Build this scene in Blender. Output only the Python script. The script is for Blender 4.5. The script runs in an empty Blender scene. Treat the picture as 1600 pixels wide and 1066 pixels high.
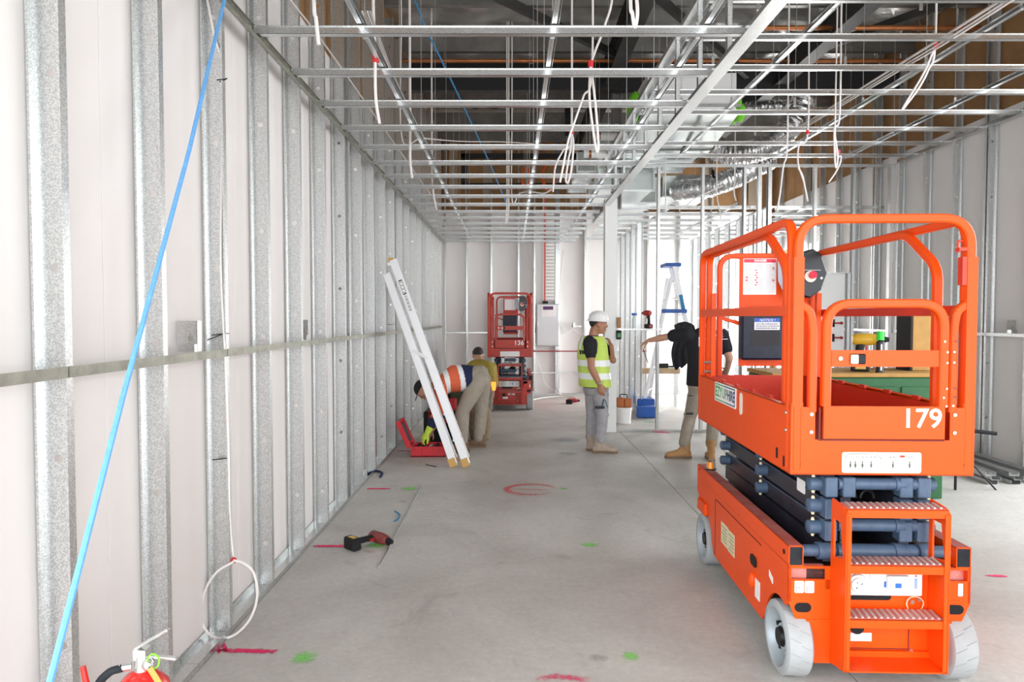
import bpy, bmesh, math, random
from mathutils import Vector, Matrix, Euler
from math import sin, cos, pi, radians, atan, sqrt
random.seed(7)
SC = bpy.context.scene
COL = SC.collection
# ------------------------------------------------------------------ camera
F, CH = 1066.67, 1.6
TH = atan(36.0 / F)
cam_d = bpy.data.cameras.new('camera'); cam = bpy.data.objects.new('camera', cam_d); COL.objects.link(cam)
cam.location = (0, 0, CH); cam.rotation_euler = (pi / 2 - TH, 0, 0)
cam_d.sensor_width = 36; cam_d.lens = 24.0; cam_d.clip_start = 0.05; cam_d.clip_end = 200
SC.camera = cam
# ------------------------------------------------------------------ daylight, added fill light and exposure
w = bpy.data.worlds.new('daylight'); SC.world = w; w.use_nodes = True
bg = w.node_tree.nodes['Background']; bg.inputs[0].default_value = (0.93, 0.97, 1.0, 1); bg.inputs[1].default_value = 3.6
SC.view_settings.view_transform = 'Standard'; SC.view_settings.look = 'None'
SC.view_settings.gamma = 1.0; SC.view_settings.use_curve_mapping = False
SC.view_settings.exposure = 0.78

def area(name, loc, rot, sx, sy, power=0, portal=False, color=(1, 1, 1)):
    l = bpy.data.lights.new(name, 'AREA'); l.shape = 'RECTANGLE'; l.size = sx; l.size_y = sy
    l.energy = power; l.color = color
    if portal: l.cycles.is_portal = True
    o = bpy.data.objects.new(name, l); COL.objects.link(o); o.location = loc; o.rotation_euler = rot
    return o
area('shopfront_daylight', (1.9, -1.45, 1.8), (radians(90), 0, 0), 7.0, 3.6, portal=True)
area('left_fill_portal', (-1.8, 0.0, 1.8), (radians(90), 0, radians(-90)), 2.6, 3.6, portal=True)  # opening added in the unseen left wall to brighten the right wall
area('side_fill_portal', (5.5, 4.8, 1.8), (radians(90), 0, radians(90)), 3.6, 3.4, portal=True)  # opening added out of view on the right, lights left wall and middle
area('rear_fill_lamp', (5.42, 13.0, 1.5), (radians(90), 0, radians(90)), 1.9, 2.7, 230)  # area lamp added in the rear right opening to brighten the back

# ------------------------------------------------------------------ helpers
def P(px, py, Y):
    """a point of the place at distance Y in front of the camera"""
    u = (px - 800) / F; v = (533 - py) / F; k = Y / (cos(TH) + v * sin(TH))
    return Vector((u * k, Y, CH + k * (v * cos(TH) - sin(TH))))

MATS = {}
def mat(name, col, rough=0.5, metal=0.0, bump=0.0, bscale=80.0, var=0.0, vscale=5.0, col2=None, spec=None, alpha=None, trans=0.0, emit=0.0, aniso=None, coat=0.0, vor=False):
    if name in MATS: return MATS[name]
    m = bpy.data.materials.new(name); m.use_nodes = True; MATS[name] = m
    nt = m.node_tree; N = nt.nodes; L = nt.links
    b = N['Principled BSDF']
    c = (*col, 1)
    b.inputs['Base Color'].default_value = c
    b.inputs['Roughness'].default_value = rough; b.inputs['Metallic'].default_value = metal
    if spec is not None: b.inputs['Specular IOR Level'].default_value = spec
    if trans: b.inputs['Transmission Weight'].default_value = trans
    if coat: b.inputs['Coat Weight'].default_value = coat; b.inputs['Coat Roughness'].default_value = 0.15
    if emit: b.inputs['Emission Color'].default_value = c; b.inputs['Emission Strength'].default_value = emit
    tc = None
    if var or col2 or bump:
        tc = N.new('ShaderNodeTexCoord')
    if var or col2:
        if vor:
            n = N.new('ShaderNodeTexVoronoi'); n.inputs['Scale'].default_value = vscale; src = n.outputs['Color']
            bw = N.new('ShaderNodeRGBToBW'); L.new(src, bw.inputs[0]); src = bw.outputs[0]
        else:
            n = N.new('ShaderNodeTexNoise'); n.inputs['Scale'].default_value = vscale; n.inputs['Detail'].default_value = 6; n.inputs['Roughness'].default_value = 0.65
            src = n.outputs[0]
        L.new(tc.outputs['Object'], n.inputs['Vector'])
        r = N.new('ShaderNodeValToRGB')
        r.color_ramp.elements[0].position = 0.3; r.color_ramp.elements[1].position = 0.7
        c2 = col2 if col2 else tuple(min(1, x * (1 + var)) for x in col)
        c1 = col if col2 else tuple(x * (1 - var) for x in col)
        r.color_ramp.elements[0].color = (*c1, 1); r.color_ramp.elements[1].color = (*c2, 1)
        L.new(src, r.inputs[0]); L.new(r.outputs[0], b.inputs['Base Color'])
    if bump:
        n2 = N.new('ShaderNodeTexNoise'); n2.inputs['Scale'].default_value = bscale; n2.inputs['Detail'].default_value = 4
        L.new(tc.outputs['Object'], n2.inputs['Vector'])
        bp = N.new('ShaderNodeBump'); bp.inputs['Strength'].default_value = bump; bp.inputs['Distance'].default_value = 0.01
        L.new(n2.outputs[0], bp.inputs['Height']); L.new(bp.outputs[0], b.inputs['Normal'])
    return m

def link(name, me, parent=None):
    o = bpy.data.objects.new(name, me); COL.objects.link(o)
    if parent is not None: o.parent = parent
    return o
def tag(o, label=None, cat=None, group=None, kind=None):
    if label: o['label'] = label
    if cat: o['category'] = cat
    if group: o['group'] = group
    if kind: o['kind'] = kind
    return o
def thing(name, loc, label=None, cat=None, group=None, rz=0, kind=None):
    o = bpy.data.objects.new(name, None); COL.objects.link(o); o.empty_display_size = 0.1
    o.location = loc; o.rotation_euler = (0, 0, rz)
    return tag(o, label, cat, group, kind)
def kids(o): return [c for c in bpy.data.objects if c.parent == o]
def copy_tree(o, parent=None):
    c = o.copy(); COL.objects.link(c); c.parent = parent
    for ch in kids(o): copy_tree(ch, c)
    return c
def wmat(o):
    m = Matrix.Identity(4)
    while o is not None:
        m = (Matrix.Translation(o.location) @ o.rotation_euler.to_matrix().to_4x4() @ Matrix.Diagonal((*o.scale, 1))) @ m
        o = o.parent
    return m

class MB:
    def __init__(s): s.v = []; s.f = []; s.m = []; s.cm = 0
    def add(s, vs, fs, mi=None):
        o = len(s.v); s.v += [Vector(p) for p in vs]
        for f in fs: s.f.append([i + o for i in f]); s.m.append(s.cm if mi is None else mi)
        return s
    def box(s, x0, x1, y0, y1, z0, z1, mi=None, R=None, c=None):
        vs = [Vector((x, y, z)) for x in (x0, x1) for y in (y0, y1) for z in (z0, z1)]
        if R is not None: vs = [R @ p + Vector(c) for p in vs]
        return s.add(vs, [(0, 1, 3, 2), (4, 6, 7, 5), (0, 4, 5, 1), (2, 3, 7, 6), (0, 2, 6, 4), (1, 5, 7, 3)], mi)
    def bar(s, a, b, wd, ht, up=(0, 0, 1), mi=None):
        a = Vector(a); b = Vector(b); d = (b - a); L = d.length; d.normalize(); up = Vector(up)
        if abs(d.dot(up)) > .99: up = Vector((1, 0, 0)) if abs(d.x) < .9 else Vector((0, 1, 0))
        r = d.cross(up).normalized(); u = r.cross(d).normalized()
        vs = [a + d * (L * t) + r * (wd / 2 * i) + u * (ht / 2 * j) for t in (0, 1) for i in (-1, 1) for j in (-1, 1)]
        return s.add(vs, [(0, 1, 3, 2), (4, 6, 7, 5), (0, 4, 5, 1), (2, 3, 7, 6), (0, 2, 6, 4), (1, 5, 7, 3)], mi)
    def cyl(s, a, b, r0, r1=None, n=16, mi=None, cap=True):
        r1 = r0 if r1 is None else r1
        return s.tube([a, b], [r0, r1], n, cap=cap, mi=mi)
    def tube(s, pts, r, n=8, cap=True, mi=None, closed=False, sq=False, up=None):
        pts = [Vector(p) for p in pts]; K = len(pts)
        rr = r if isinstance(r, (list, tuple)) else [r] * K
        T = []
        for i in range(K):
            if closed: t = pts[(i + 1) % K] - pts[i - 1]
            elif i == 0: t = pts[1] - pts[0]
            elif i == K - 1: t = pts[-1] - pts[-2]
            else: t = (pts[i + 1] - pts[i]).normalized() + (pts[i] - pts[i - 1]).normalized()
            T.append(t.normalized() if t.length > 1e-9 else Vector((0, 0, 1)))
        u = Vector(up) if up is not None else (Vector((0, 0, 1)) if abs(T[0].z) < .9 else Vector((0, 1, 0)))
        vs = []
        for i in range(K):
            if up is not None and abs(Vector(up).dot(T[i])) < .95: u = Vector(up)
            a = (u - T[i] * u.dot(T[i]))
            if a.length < 1e-6: a = T[i].orthogonal()
            a.normalize(); b = T[i].cross(a); u = a
            if sq:
                q = rr[i]; c = q * .3
                # mitre: widen in bends
                for (x, y) in ((q, -q + c), (q, q - c), (q - c, q), (-q + c, q), (-q, q - c), (-q, -q + c), (-q + c, -q), (q - c, -q)):
                    vs.append(pts[i] + a * x + b * y)
            else:
                for j in range(n):
                    an = 2 * pi * j / n; vs.append(pts[i] + (a * cos(an) + b * sin(an)) * rr[i])
        nn = 8 if sq else n; fs = []
        for i in range(K if closed else K - 1):
            i2 = (i + 1) % K
            for j in range(nn):
                j2 = (j + 1) % nn; fs.append((i * nn + j, i * nn + j2, i2 * nn + j2, i2 * nn + j))
        if cap and not closed:
            fs.append(tuple(range(nn))[::-1]); fs.append(tuple((K - 1) * nn + j for j in range(nn)))
        return s.add(vs, fs, mi)
    def ball(s, c, r, n=12, m=8, mi=None, sc=(1, 1, 1), R=None):
        c = Vector(c); vs = []; fs = []
        for i in range(m + 1):
            ph = pi * i / m
            for j in range(n):
                p = Vector((sin(ph) * cos(2 * pi * j / n) * r * sc[0], sin(ph) * sin(2 * pi * j / n) * r * sc[1], cos(ph) * r * sc[2]))
                if R is not None: p = R @ p
                vs.append(c + p)
        for i in range(m):
            for j in range(n):
                fs.append((i * n + j, (i + 1) * n + j, (i + 1) * n + (j + 1) % n, i * n + (j + 1) % n))
        return s.add(vs, fs, mi)
    def prism(s, poly, axis, d0, d1, mi=None, hole=None):
        """poly in the plane across axis, ('x': (y,z)), ('y': (x,z)), ('z': (x,y)); optional hole polygon with the same vertex count"""
        def mk(p, d):
            return {'x': (d, p[0], p[1]), 'y': (p[0], d, p[1]), 'z': (p[0], p[1], d)}[axis]
        n = len(poly)
        if hole is None:
            vs = [mk(p, d0) for p in poly] + [mk(p, d1) for p in poly]
            fs = [tuple(range(n))[::-1], tuple(range(n, 2 * n))] + [(i, (i + 1) % n, n + (i + 1) % n, n + i) for i in range(n)]
            return s.add(vs, fs, mi)
        vs = [mk(p, d0) for p in poly] + [mk(p, d0) for p in hole] + [mk(p, d1) for p in poly] + [mk(p, d1) for p in hole]
        fs = []
        for i in range(n):
            j = (i + 1) % n
            fs += [(i, j, n + j, n + i), (2 * n + i, 3 * n + i, 3 * n + j, 2 * n + j), (i, 2 * n + i, 2 * n + j, j), (n + i, n + j, 3 * n + j, 3 * n + i)]
        return s.add(vs, fs, mi)
    def loft(s, rings, n=16, mi=None):
        """rings: (centre, u, v, a, b)"""
        vs = []; fs = []
        for (c, u, v, a, b) in rings:
            c = Vector(c); u = Vector(u).normalized(); v = Vector(v).normalized()
            for j in range(n):
                an = 2 * pi * j / n; vs.append(c + u * (cos(an) * a) + v * (sin(an) * b))
        K = len(rings)
        for i in range(K - 1):
            for j in range(n):
                fs.append((i * n + j, i * n + (j + 1) % n, (i + 1) * n + (j + 1) % n, (i + 1) * n + j))
        fs.append(tuple(range(n))[::-1]); fs.append(tuple((K - 1) * n + j for j in range(n)))
        return s.add(vs, fs, mi)
    def mesh(s, name, mats, smooth=False, xf=None, bevel=0):
        me = bpy.data.meshes.new(name)
        vs = s.v if xf is None else [xf @ p for p in s.v]
        me.from_pydata([tuple(p) for p in vs], [], s.f)
        for m in (mats if isinstance(mats, (list, tuple)) else [mats]): me.materials.append(m)
        bm = bmesh.new(); bm.from_mesh(me)
        for f, mi in zip(bm.faces, s.m): f.material_index = mi; f.smooth = smooth
        bmesh.ops.recalc_face_normals(bm, faces=bm.faces)
        if bevel:
            ed = [e for e in bm.edges if len(e.link_faces) == 2 and e.calc_face_angle(0) > .6]
            try: bmesh.ops.bevel(bm, geom=ed, offset=bevel, segments=1, affect='EDGES', clamp_overlap=True)
            except Exception: pass
        if smooth:
            for e in bm.edges:
                if len(e.link_faces) == 2 and e.calc_face_angle(0) > .75: e.smooth = False
        bm.to_mesh(me); bm.free()
        return me
    def build(s, name, mats, parent=None, smooth=False, world=False, bevel=0):
        """world=True: the vertices are given in world space. Without a parent the origin is put at the base of the mesh."""
        if parent is not None:
            xf = wmat(parent).inverted() if world else None
            return link(name, s.mesh(name, mats, smooth, xf, bevel), parent)
        lo = Vector([min(p[i] for p in s.v) for i in range(3)]); hi = Vector([max(p[i] for p in s.v) for i in range(3)])
        o = Vector(((lo.x + hi.x) / 2, (lo.y + hi.y) / 2, lo.z))
        ob = link(name, s.mesh(name, mats, smooth, Matrix.Translation(-o), bevel)); ob.location = o
        return ob

def rounded(pts, r, seg=5, closed=False):
    """polyline with its corners rounded by radius r"""
    pts = [Vector(p) for p in pts]; out = []; n = len(pts)
    for i in range(n):
        if not closed and i in (0, n - 1): out.append(pts[i]); continue
        a, b, c = pts[i - 1], pts[i], pts[(i + 1) % n]
        da = (a - b); dc = (c - b); rr = min(r, da.length * .49, dc.length * .49); da.normalize(); dc.normalize()
        p0 = b + da * rr; p2 = b + dc * rr
        for k in range(seg + 1):
            t = k / seg; out.append(p0 * (1 - t) ** 2 + b * 2 * t * (1 - t) + p2 * t * t)
    return out
def curve(pts, n=6):
    """Catmull-Rom through the points"""
    pts = [Vector(p) for p in pts]; q = [pts[0] * 2 - pts[1]] + pts + [pts[-1] * 2 - pts[-2]]; out = []
    for i in range(1, len(q) - 2):
        for k in range(n):
            t = k / n; a, b, c, d = q[i - 1], q[i], q[i + 1], q[i + 2]
            out.append(0.5 * ((2 * b) + (c - a) * t + (2 * a - 5 * b + 4 * c - d) * t * t + (3 * b - a - 3 * c + d) * t ** 3))
    out.append(pts[-1]); return out
def wire(name, pts, r, m, parent=None, smooth_n=6, n=6, world=True):
    mb = MB(); mb.tube(curve(pts, smooth_n) if smooth_n else pts, r, n); return mb.build(name, m, parent, True, world)
def text(name, s, size, m, loc, rot, parent, ext=0.0006, align='CENTER', shear=0, bold=0, sx=1.0):
    cu = bpy.data.curves.new(name, 'FONT'); cu.body = s; cu.size = size; cu.extrude = ext; cu.align_x = align; cu.align_y = 'CENTER'
    cu.shear = shear; cu.offset = bold; cu.resolution_u = 3
    t = bpy.data.objects.new('t', cu); COL.objects.link(t)
    dg = bpy.context.evaluated_depsgraph_get(); me = bpy.data.meshes.new_from_object(t.evaluated_get(dg))
    bpy.data.objects.remove(t); me.materials.clear(); me.materials.append(m)
    o = link(name, me, parent); o.location = loc; o.rotation_euler = rot; o.scale = (sx, 1, 1)
    return o
def fuse(mb, name, mats, parent, voxel=0.012, smooth=4, world=True, fn=None):
    """one continuous skin over overlapping closed shapes"""
    me = mb.mesh(name, mats, False); t = bpy.data.objects.new('t', me); COL.objects.link(t)
    md = t.modifiers.new('r', 'REMESH'); md.mode = 'VOXEL'; md.voxel_size = voxel; md.use_smooth_shade = True
    if smooth: ms = t.modifiers.new('s', 'SMOOTH'); ms.iterations = smooth; ms.factor = .5
    dg = bpy.context.evaluated_depsgraph_get(); m2 = bpy.data.meshes.new_from_object(t.evaluated_get(dg))
    bpy.data.objects.remove(t); m2.name = name
    m2.materials.clear()
    for m in (mats if isinstance(mats, (list, tuple)) else [mats]): m2.materials.append(m)
    for p in m2.polygons:
        p.use_smooth = True
        p.material_index = fn(p.center) if fn else 0
    if world and parent is not None: m2.transform(wmat(parent).inverted())
    return link(name, m2, parent)

# ------------------------------------------------------------------ materials
galv = mat('galvanised_steel', (0.56, 0.57, 0.565), 0.36, 0.86, vscale=230, col2=(0.78, 0.79, 0.785), vor=True, bump=.06, bscale=60)
galv2 = mat('galvanised_steel_bright', (0.58, 0.59, 0.585), 0.27, 0.92, vscale=170, col2=(0.72, 0.73, 0.725), vor=True)
noggin_m = mat('reflection_dark_steel', (0.33, 0.33, 0.28), 0.45, 0.7, var=.25, vscale=14)  # dark room mirrored in the rail is put into this olive colour
board = mat('white_lining_board', (0.80, 0.775, 0.76), 0.85, var=.025, vscale=1.5)
board_w = mat('bright_white_board', (0.87, 0.87, 0.86), 0.8)
brown = mat('brown_fibre_board', (0.28, 0.145, 0.060), 0.9, col2=(0.42, 0.235, 0.105), vscale=2.2, bump=.3, bscale=90)
foil = mat('silver_foil_sarking', (0.62, 0.61, 0.59), 0.3, 0.75, bump=1.0, bscale=9, var=.15, vscale=6)
foilflex = mat('silver_flex_foil', (0.75, 0.75, 0.76), 0.22, 0.95, bump=.9, bscale=28)
darksteel = mat('dark_purlin_steel', (0.06, 0.058, 0.055), 0.5, 0.4, var=.3, vscale=3)
blacksteel = mat('black_painted_steel', (0.02, 0.02, 0.022), 0.5, 0.1)
copper = mat('copper_brown_pipe', (0.42, 0.15, 0.05), 0.35, 0.6, var=.25, vscale=8)
ductm = mat('sheet_metal_duct', (0.60, 0.64, 0.63), 0.22, 0.85, var=.1, vscale=3)
unitm = mat('satin_unit_casing', (0.85, 0.85, 0.85), 0.4, 0.15)
white_cable = mat('white_cable', (0.80, 0.76, 0.74), 0.5)
grey_cable = mat('grey_cable', (0.45, 0.44, 0.42), 0.5)
redtape = mat('red_tape', (0.75, 0.03, 0.04), 0.5)
blue = mat('light_blue_rope', (0.14, 0.38, 0.74), 0.7, var=.15, vscale=60)
green = mat('lime_green_plastic', (0.22, 0.75, 0.03), 0.4)
black = mat('black_plastic', (0.008, 0.008, 0.010), 0.45, spec=.25)
rubber = mat('black_rubber', (0.02, 0.023, 0.027), 0.8, var=.4, vscale=20, spec=.2)
white_p = mat('white_plastic', (0.85, 0.85, 0.84), 0.4)
steel = mat('bright_bolt_steel', (0.60, 0.56, 0.50), 0.3, 0.9)
# ================================================================== FLOOR
def concrete():
    m = bpy.data.materials.new('polished_concrete'); m.use_nodes = True; nt = m.node_tree; N = nt.nodes; L = nt.links
    b = N['Principled BSDF']; tc = N.new('ShaderNodeTexCoord')
    def noise(scale, det=6, rough=.6, dist=0, vec=None):
        n = N.new('ShaderNodeTexNoise'); n.inputs['Scale'].default_value = scale; n.inputs['Detail'].default_value = det
        n.inputs['Roughness'].default_value = rough; n.inputs['Distortion'].default_value = dist
        L.new(vec or tc.outputs['Object'], n.inputs['Vector']); return n
    def ramp(src, p0, p1, c0, c1):
        r = N.new('ShaderNodeValToRGB'); r.color_ramp.elements[0].position = p0; r.color_ramp.elements[1].position = p1
        r.color_ramp.elements[0].color = (*c0, 1); r.color_ramp.elements[1].color = (*c1, 1); L.new(src, r.inputs[0]); return r
    def mix(a, bb, fac, mode='MIX'):
        x = N.new('ShaderNodeMix'); x.data_type = 'RGBA'; x.blend_type = mode
        if isinstance(fac, float): x.inputs[0].default_value = fac
        else: L.new(fac, x.inputs[0])
        L.new(a, x.inputs[6])
        if isinstance(bb, tuple): x.inputs[7].default_value = (*bb, 1)
        else: L.new(bb, x.inputs[7])
        return x.outputs[2]
    base = ramp(noise(0.9, 8, .65, .6).outputs[0], .32, .68, (0.47, 0.445, 0.41), (0.66, 0.64, 0.60)).outputs[0]
    fine = ramp(noise(26, 5, .7).outputs[0], .25, .75, (0.78, 0.78, 0.78), (1, 1, 1)).outputs[0]
    c = mix(base, fine, 1.0, 'MULTIPLY')
    stain = ramp(noise(2.6, 5, .6, 1.2).outputs[0], .60, .74, (0, 0, 0), (1, 1, 1)).outputs[0]
    f = N.new('ShaderNodeMath'); f.operation = 'MULTIPLY'; f.inputs[1].default_value = .5; L.new(stain, f.inputs[0])
    c = mix(c, (0.27, 0.255, 0.235), f.outputs[0])
    mp = N.new('ShaderNodeMapping'); mp.inputs['Scale'].default_value = (1.2, 9, 1); L.new(tc.outputs['Object'], mp.inputs[0])
    sc = ramp(noise(3.0, 8, .75, 0, mp.outputs[0]).outputs[0], .66, .70, (0, 0, 0), (1, 1, 1)).outputs[0]
    f2 = N.new('ShaderNodeMath'); f2.operation = 'MULTIPLY'; f2.inputs[1].default_value = .4; L.new(sc, f2.inputs[0])
    c = mix(c, (0.62, 0.60, 0.57), f2.outputs[0])
    L.new(c, b.inputs['Base Color'])
    rr = ramp(noise(1.7, 5).outputs[0], .3, .7, (0.38, 0.38, 0.38), (0.62, 0.62, 0.62)); L.new(rr.outputs[0], b.inputs['Roughness'])
    bp = N.new('ShaderNodeBump'); bp.inputs['Strength'].default_value = .12; bp.inputs['Distance'].default_value = .01
    L.new(noise(55, 4).outputs[0], bp.inputs['Height']); L.new(bp.outputs[0], b.inputs['Normal'])
    return m
conc = concrete()
# slabs with recessed saw-cut joints
floor = thing('floor', (0, 0, 0), 'pale grey concrete slab with saw cuts and spray paint marks', kind='structure')
XJ = [-1.75, 1.52, 5.7]; YJ = [-3.0, 2.6, 9.5, 14.6]
mb = MB(); mb.box(-3, 7, -3.2, 14.7, -.12, -.03); mb.build('sub_slab', mat('joint_dirt', (.07, .065, .06), .9), floor, world=True)
for i in range(2):
    for j in range(3):
        g = .003; mb = MB(); mb.box(XJ[i] + g, XJ[i + 1] - g, YJ[j] + g, YJ[j + 1] - g, -.03, 0)
        mb.build('slab', conc, floor, world=True)
def spray(name, pts, wd, col, seed, alpha=.95, soft=.45, blobby=0):
    """thin patch of sprayed paint on the slab, ragged through its own noise"""
    key = 'spray_' + name + '_%d' % seed
    m = bpy.data.materials.new('spray_paint'); m.use_nodes = True; nt = m.node_tree; N = nt.nodes; L = nt.links
    b = N['Principled BSDF']; b.inputs['Base Color'].default_value = (*col, 1); b.inputs['Roughness'].default_value = .7
    uv = N.new('ShaderNodeTexCoord'); sep = N.new('ShaderNodeSeparateXYZ'); L.new(uv.outputs['UV'], sep.inputs[0])
    def M(op, a, bb=None):
        x = N.new('ShaderNodeMath'); x.operation = op
        for i, q in enumerate((a, bb)):
            if q is None: continue
            if isinstance(q, (int, float)): x.inputs[i].default_value = q
            else: L.new(q, x.inputs[i])
        return x.outputs[0]
    def edge(o):  # 0 at the border, 1 in the middle
        return M('SUBTRACT', 1.0, M('POWER', M('ABSOLUTE', M('SUBTRACT', M('MULTIPLY', o, 2.0), 1.0)), 2.0))
    e = M('MULTIPLY', edge(sep.outputs[1]), M('POWER', edge(sep.outputs[0]), .35 if not blobby else 1.0))
    n = N.new('ShaderNodeTexNoise'); n.inputs['Scale'].default_value = 45; n.inputs['Detail'].default_value = 5; L.new(uv.outputs['Object'], n.inputs['Vector'])
    a = M('ADD', e, M('MULTIPLY', M('SUBTRACT', n.outputs[0], .5), 1.4))
    mr = N.new('ShaderNodeMapRange'); mr.inputs[1].default_value = .35; mr.inputs[2].default_value = .35 + soft; mr.inputs[4].default_value = alpha; L.new(a, mr.inputs[0])
    L.new(mr.outputs[0], b.inputs['Alpha'])
    wd *= 1.75 if name == 'paint_mark' else 1.35
    me = bpy.data.meshes.new('paint'); pts = [Vector(p) for p in pts]; n_ = len(pts); vs = []; uvs = []
    tot = sum((pts[i + 1] - pts[i]).length for i in range(n_ - 1)); acc = 0
    for i in range(n_):
        t = (pts[min(i + 1, n_ - 1)] - pts[max(i - 1, 0)]).normalized(); nn = Vector((-t.y, t.x, 0))
        if i: acc += (pts[i] - pts[i - 1]).length
        for s_ in (-1, 1): vs.append(pts[i] + nn * wd / 2 * s_ + Vector((0, 0, .0025))); uvs.append((acc / tot, (s_ + 1) / 2))
    fs = [(2 * i, 2 * i + 2, 2 * i + 3, 2 * i + 1) for i in range(n_ - 1)]
    me.from_pydata([tuple(v) for v in vs], [], fs); ul = me.uv_layers.new()
    for lp in me.loops: ul.data[lp.index].uv = uvs[lp.vertex_index]
    me.materials.append(m); return link(name, me, floor)
def G(px, py):
    v = (533 - py) / F; Y = -CH * (cos(TH) + v * sin(TH)) / (v * cos(TH) - sin(TH)); return P(px, py, Y)
PINK = (.80, .02, .14); GRN = (.22, .80, .10)
def ln(a, b, k=6): a = G(*a); b = G(*b); return [a.lerp(b, i / k) for i in range(k + 1)]
for a, b, wd in (((338, 1017), (436, 1019), .035), ((488, 854), (546, 854), .04), ((572, 764), (612, 764), .04), ((1018, 675), (1048, 677), .07), ((940, 673), (990, 673), .05), ((1540, 900), (1575, 901), .03)):
    tag(spray('paint_mark', ln(a, b), wd, PINK, 1), 'pink sprayed set-out line')
tag(spray('paint_mark', [G(620, 705), G(660, 705)], .04, PINK, 1), 'pink sprayed set-out line')
tag(spray('paint_mark', [G(340 + i * 4, 1008 + (i % 2) * 12) for i in range(4)], .03, PINK, 1), 'pink sprayed set-out line')
for (px, py, hw, wd) in ((475, 1028, 26, .12), (985, 1026, 18, .085), (922, 852, 18, .09), (588, 853, 22, .10), (640, 764, 18, .13), (880, 764, 10, .08), (1014, 660, 14, .1)):
    tag(spray('paint_dot', [G(px - hw, py), G(px, py), G(px + hw, py)], wd, GRN, 2, .75, .8, 1), 'fluorescent green sprayed dot')
tag(spray('paint_smear', [G(835, 1062), G(870, 1058), G(925, 1064)], .05, PINK, 3, .7, .8), 'pink sprayed smear')
c0 = G(830, 765)
tag(spray('paint_ring', [c0 + Vector((.23 * cos(t * pi / 10), .19 * sin(t * pi / 10), 0)) for t in range(19)], .085, (.78, .08, .10), 4, .7, .8), 'faded red sprayed ring')
tag(spray('paint_smear', [G(800, 764), G(860, 766)], .07, (.75, .12, .12), 4, .45, .8), 'faded red sprayed smear')
tag(spray('chalk_smear', [G(850, 690), G(880, 688), G(915, 690)], .35, (.10, .22, .34), 5, .4, 1.0, 1), 'blue chalk smear')
tag(spray('chalk_smear', [G(860, 708), G(890, 709), G(910, 711)], .12, (.10, .25, .42), 6, .4, 1.0, 1), 'blue chalk smear')
tag(spray('chalk_smear', [G(660, 783), G(690, 778), G(722, 783)], .10, (.75, .72, .68), 7, .5, .8), 'white plaster smear')
tag(spray('chalk_smear', [G(650, 799), G(690, 797), G(716, 800)], .06, (.75, .72, .68), 7, .5, .8), 'white plaster smear')
tag(spray('chalk_smear', [G(915, 1029), G(935, 1029), G(955, 1028)], .07, (.16, .15, .14), 8, .4, 1.0, 1), 'grey scuff')
tag(spray('chalk_smear', [G(565, 862), G(590, 863)], .07, (.55, .12, .12), 9, .35, 1.0, 1), 'faint red smear')
tag(spray('chalk_smear', [G(620, 784), G(640, 785)], .10, (.55, .12, .12), 9, .3, 1.0, 1), 'faint red smear')

# ================================================================== STUDS
def c_stud(dep, z0, z1, flange=.036, zoff=0, hole_r=.014, pitch=.62, flip=False):
    """C stud: web faces -Y at y=flange, flanges run from y=0 to y=flange, x from 0 (room side) to -dep; open side towards -Y"""
    mb = MB(); t = .0012
    mb.box(-t, 0, 0, flange, z0, z1); mb.box(-dep, -dep + t, 0, flange, z0, z1)
    mb.box(-.008, -t, 0, t, z0, z1); mb.box(-dep + t, -dep + .008, 0, t, z0, z1)
    xc = -dep / 2; hs = dep / 2 - t; z = z0; zz = z0 + .25 + zoff
    while zz + hs < z1:
        if zz - hs > z: mb.box(-dep + t, -t, flange - t, flange, z, zz - hs)
        k = 16; hole = [(xc + hole_r * cos(2 * pi * i / k), zz + hole_r * sin(2 * pi * i / k)) for i in range(k)]
        outer = []
        for i in range(k):
            c, s = cos(2 * pi * i / k), sin(2 * pi * i / k); q = max(abs(c), abs(s)); outer.append((xc + hs * c / q, zz + hs * s / q))
        mb.prism(outer, 'y', flange - t, flange, hole=hole)
        z = zz + hs; zz += pitch
    if z < z1: mb.box(-dep + t, -t, flange - t, flange, z, z1)
    return mb
# ---------------- left wall
XL = -1.425; SD = .105
wall_left = thing('wall_left', (XL - SD, 1.36, 0), 'left stud wall of galvanised studs against white lining board', kind='structure')
mb = MB(); mb.box(XL - SD - .20, XL - SD - .04, 1.35, 14.5, 0, 5.75); mb.box(XL - SD - .20, XL - SD - .04, -1.4, 1.35, 3.6, 5.75); mb.build('backing_wall', brown, wall_left, world=True)
sm = [c_stud(SD, 0.002, 5.2, zoff=z).mesh('stud', galv) for z in (.0, .13, .27, .36)]
order = [1, 2, 0, 3, 0, 1, 0, 3, 2, 1, 0, 2, 3, 1, 0, 2, 1, 3, 0, 1, 2, 0, 3, 1]
inv = wmat(wall_left).inverted()
ys = [2.176 + .6115 * k for k in range(-1, 20)]
for i, y in enumerate(ys):
    o = link('stud', sm[order[i % len(order)]], wall_left); o.location = inv @ Vector((XL, y, 0))
for y in (6.0, 8.9, 11.0):   # doubled studs
    o = link('stud', sm[1], wall_left); o.location = inv @ Vector((XL, y, 0))
k = 0; y = 1.36
while y < 14.15:
    y1 = min(y + 1.223, 14.17); mb = MB(); mb.box(XL - SD - .034, XL - SD - .012, y + .002, y1 - .002, .012, 3.80)
    mb.build('lining_board', board, wall_left, world=True, bevel=.001); y = y1
for (a, b) in ((1.36, 3.1), (3.105, 7.2), (7.205, 14.1)):
    mb = MB(); mb.box(XL - SD - .004, XL + .002, a, b, 0, .0016); mb.box(XL, XL + .002, a, b, 0, .032); mb.box(XL - SD - .004, XL - SD - .002, a, b, 0, .032)
    mb.build('bottom_track', galv2, wall_left, world=True)
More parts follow.
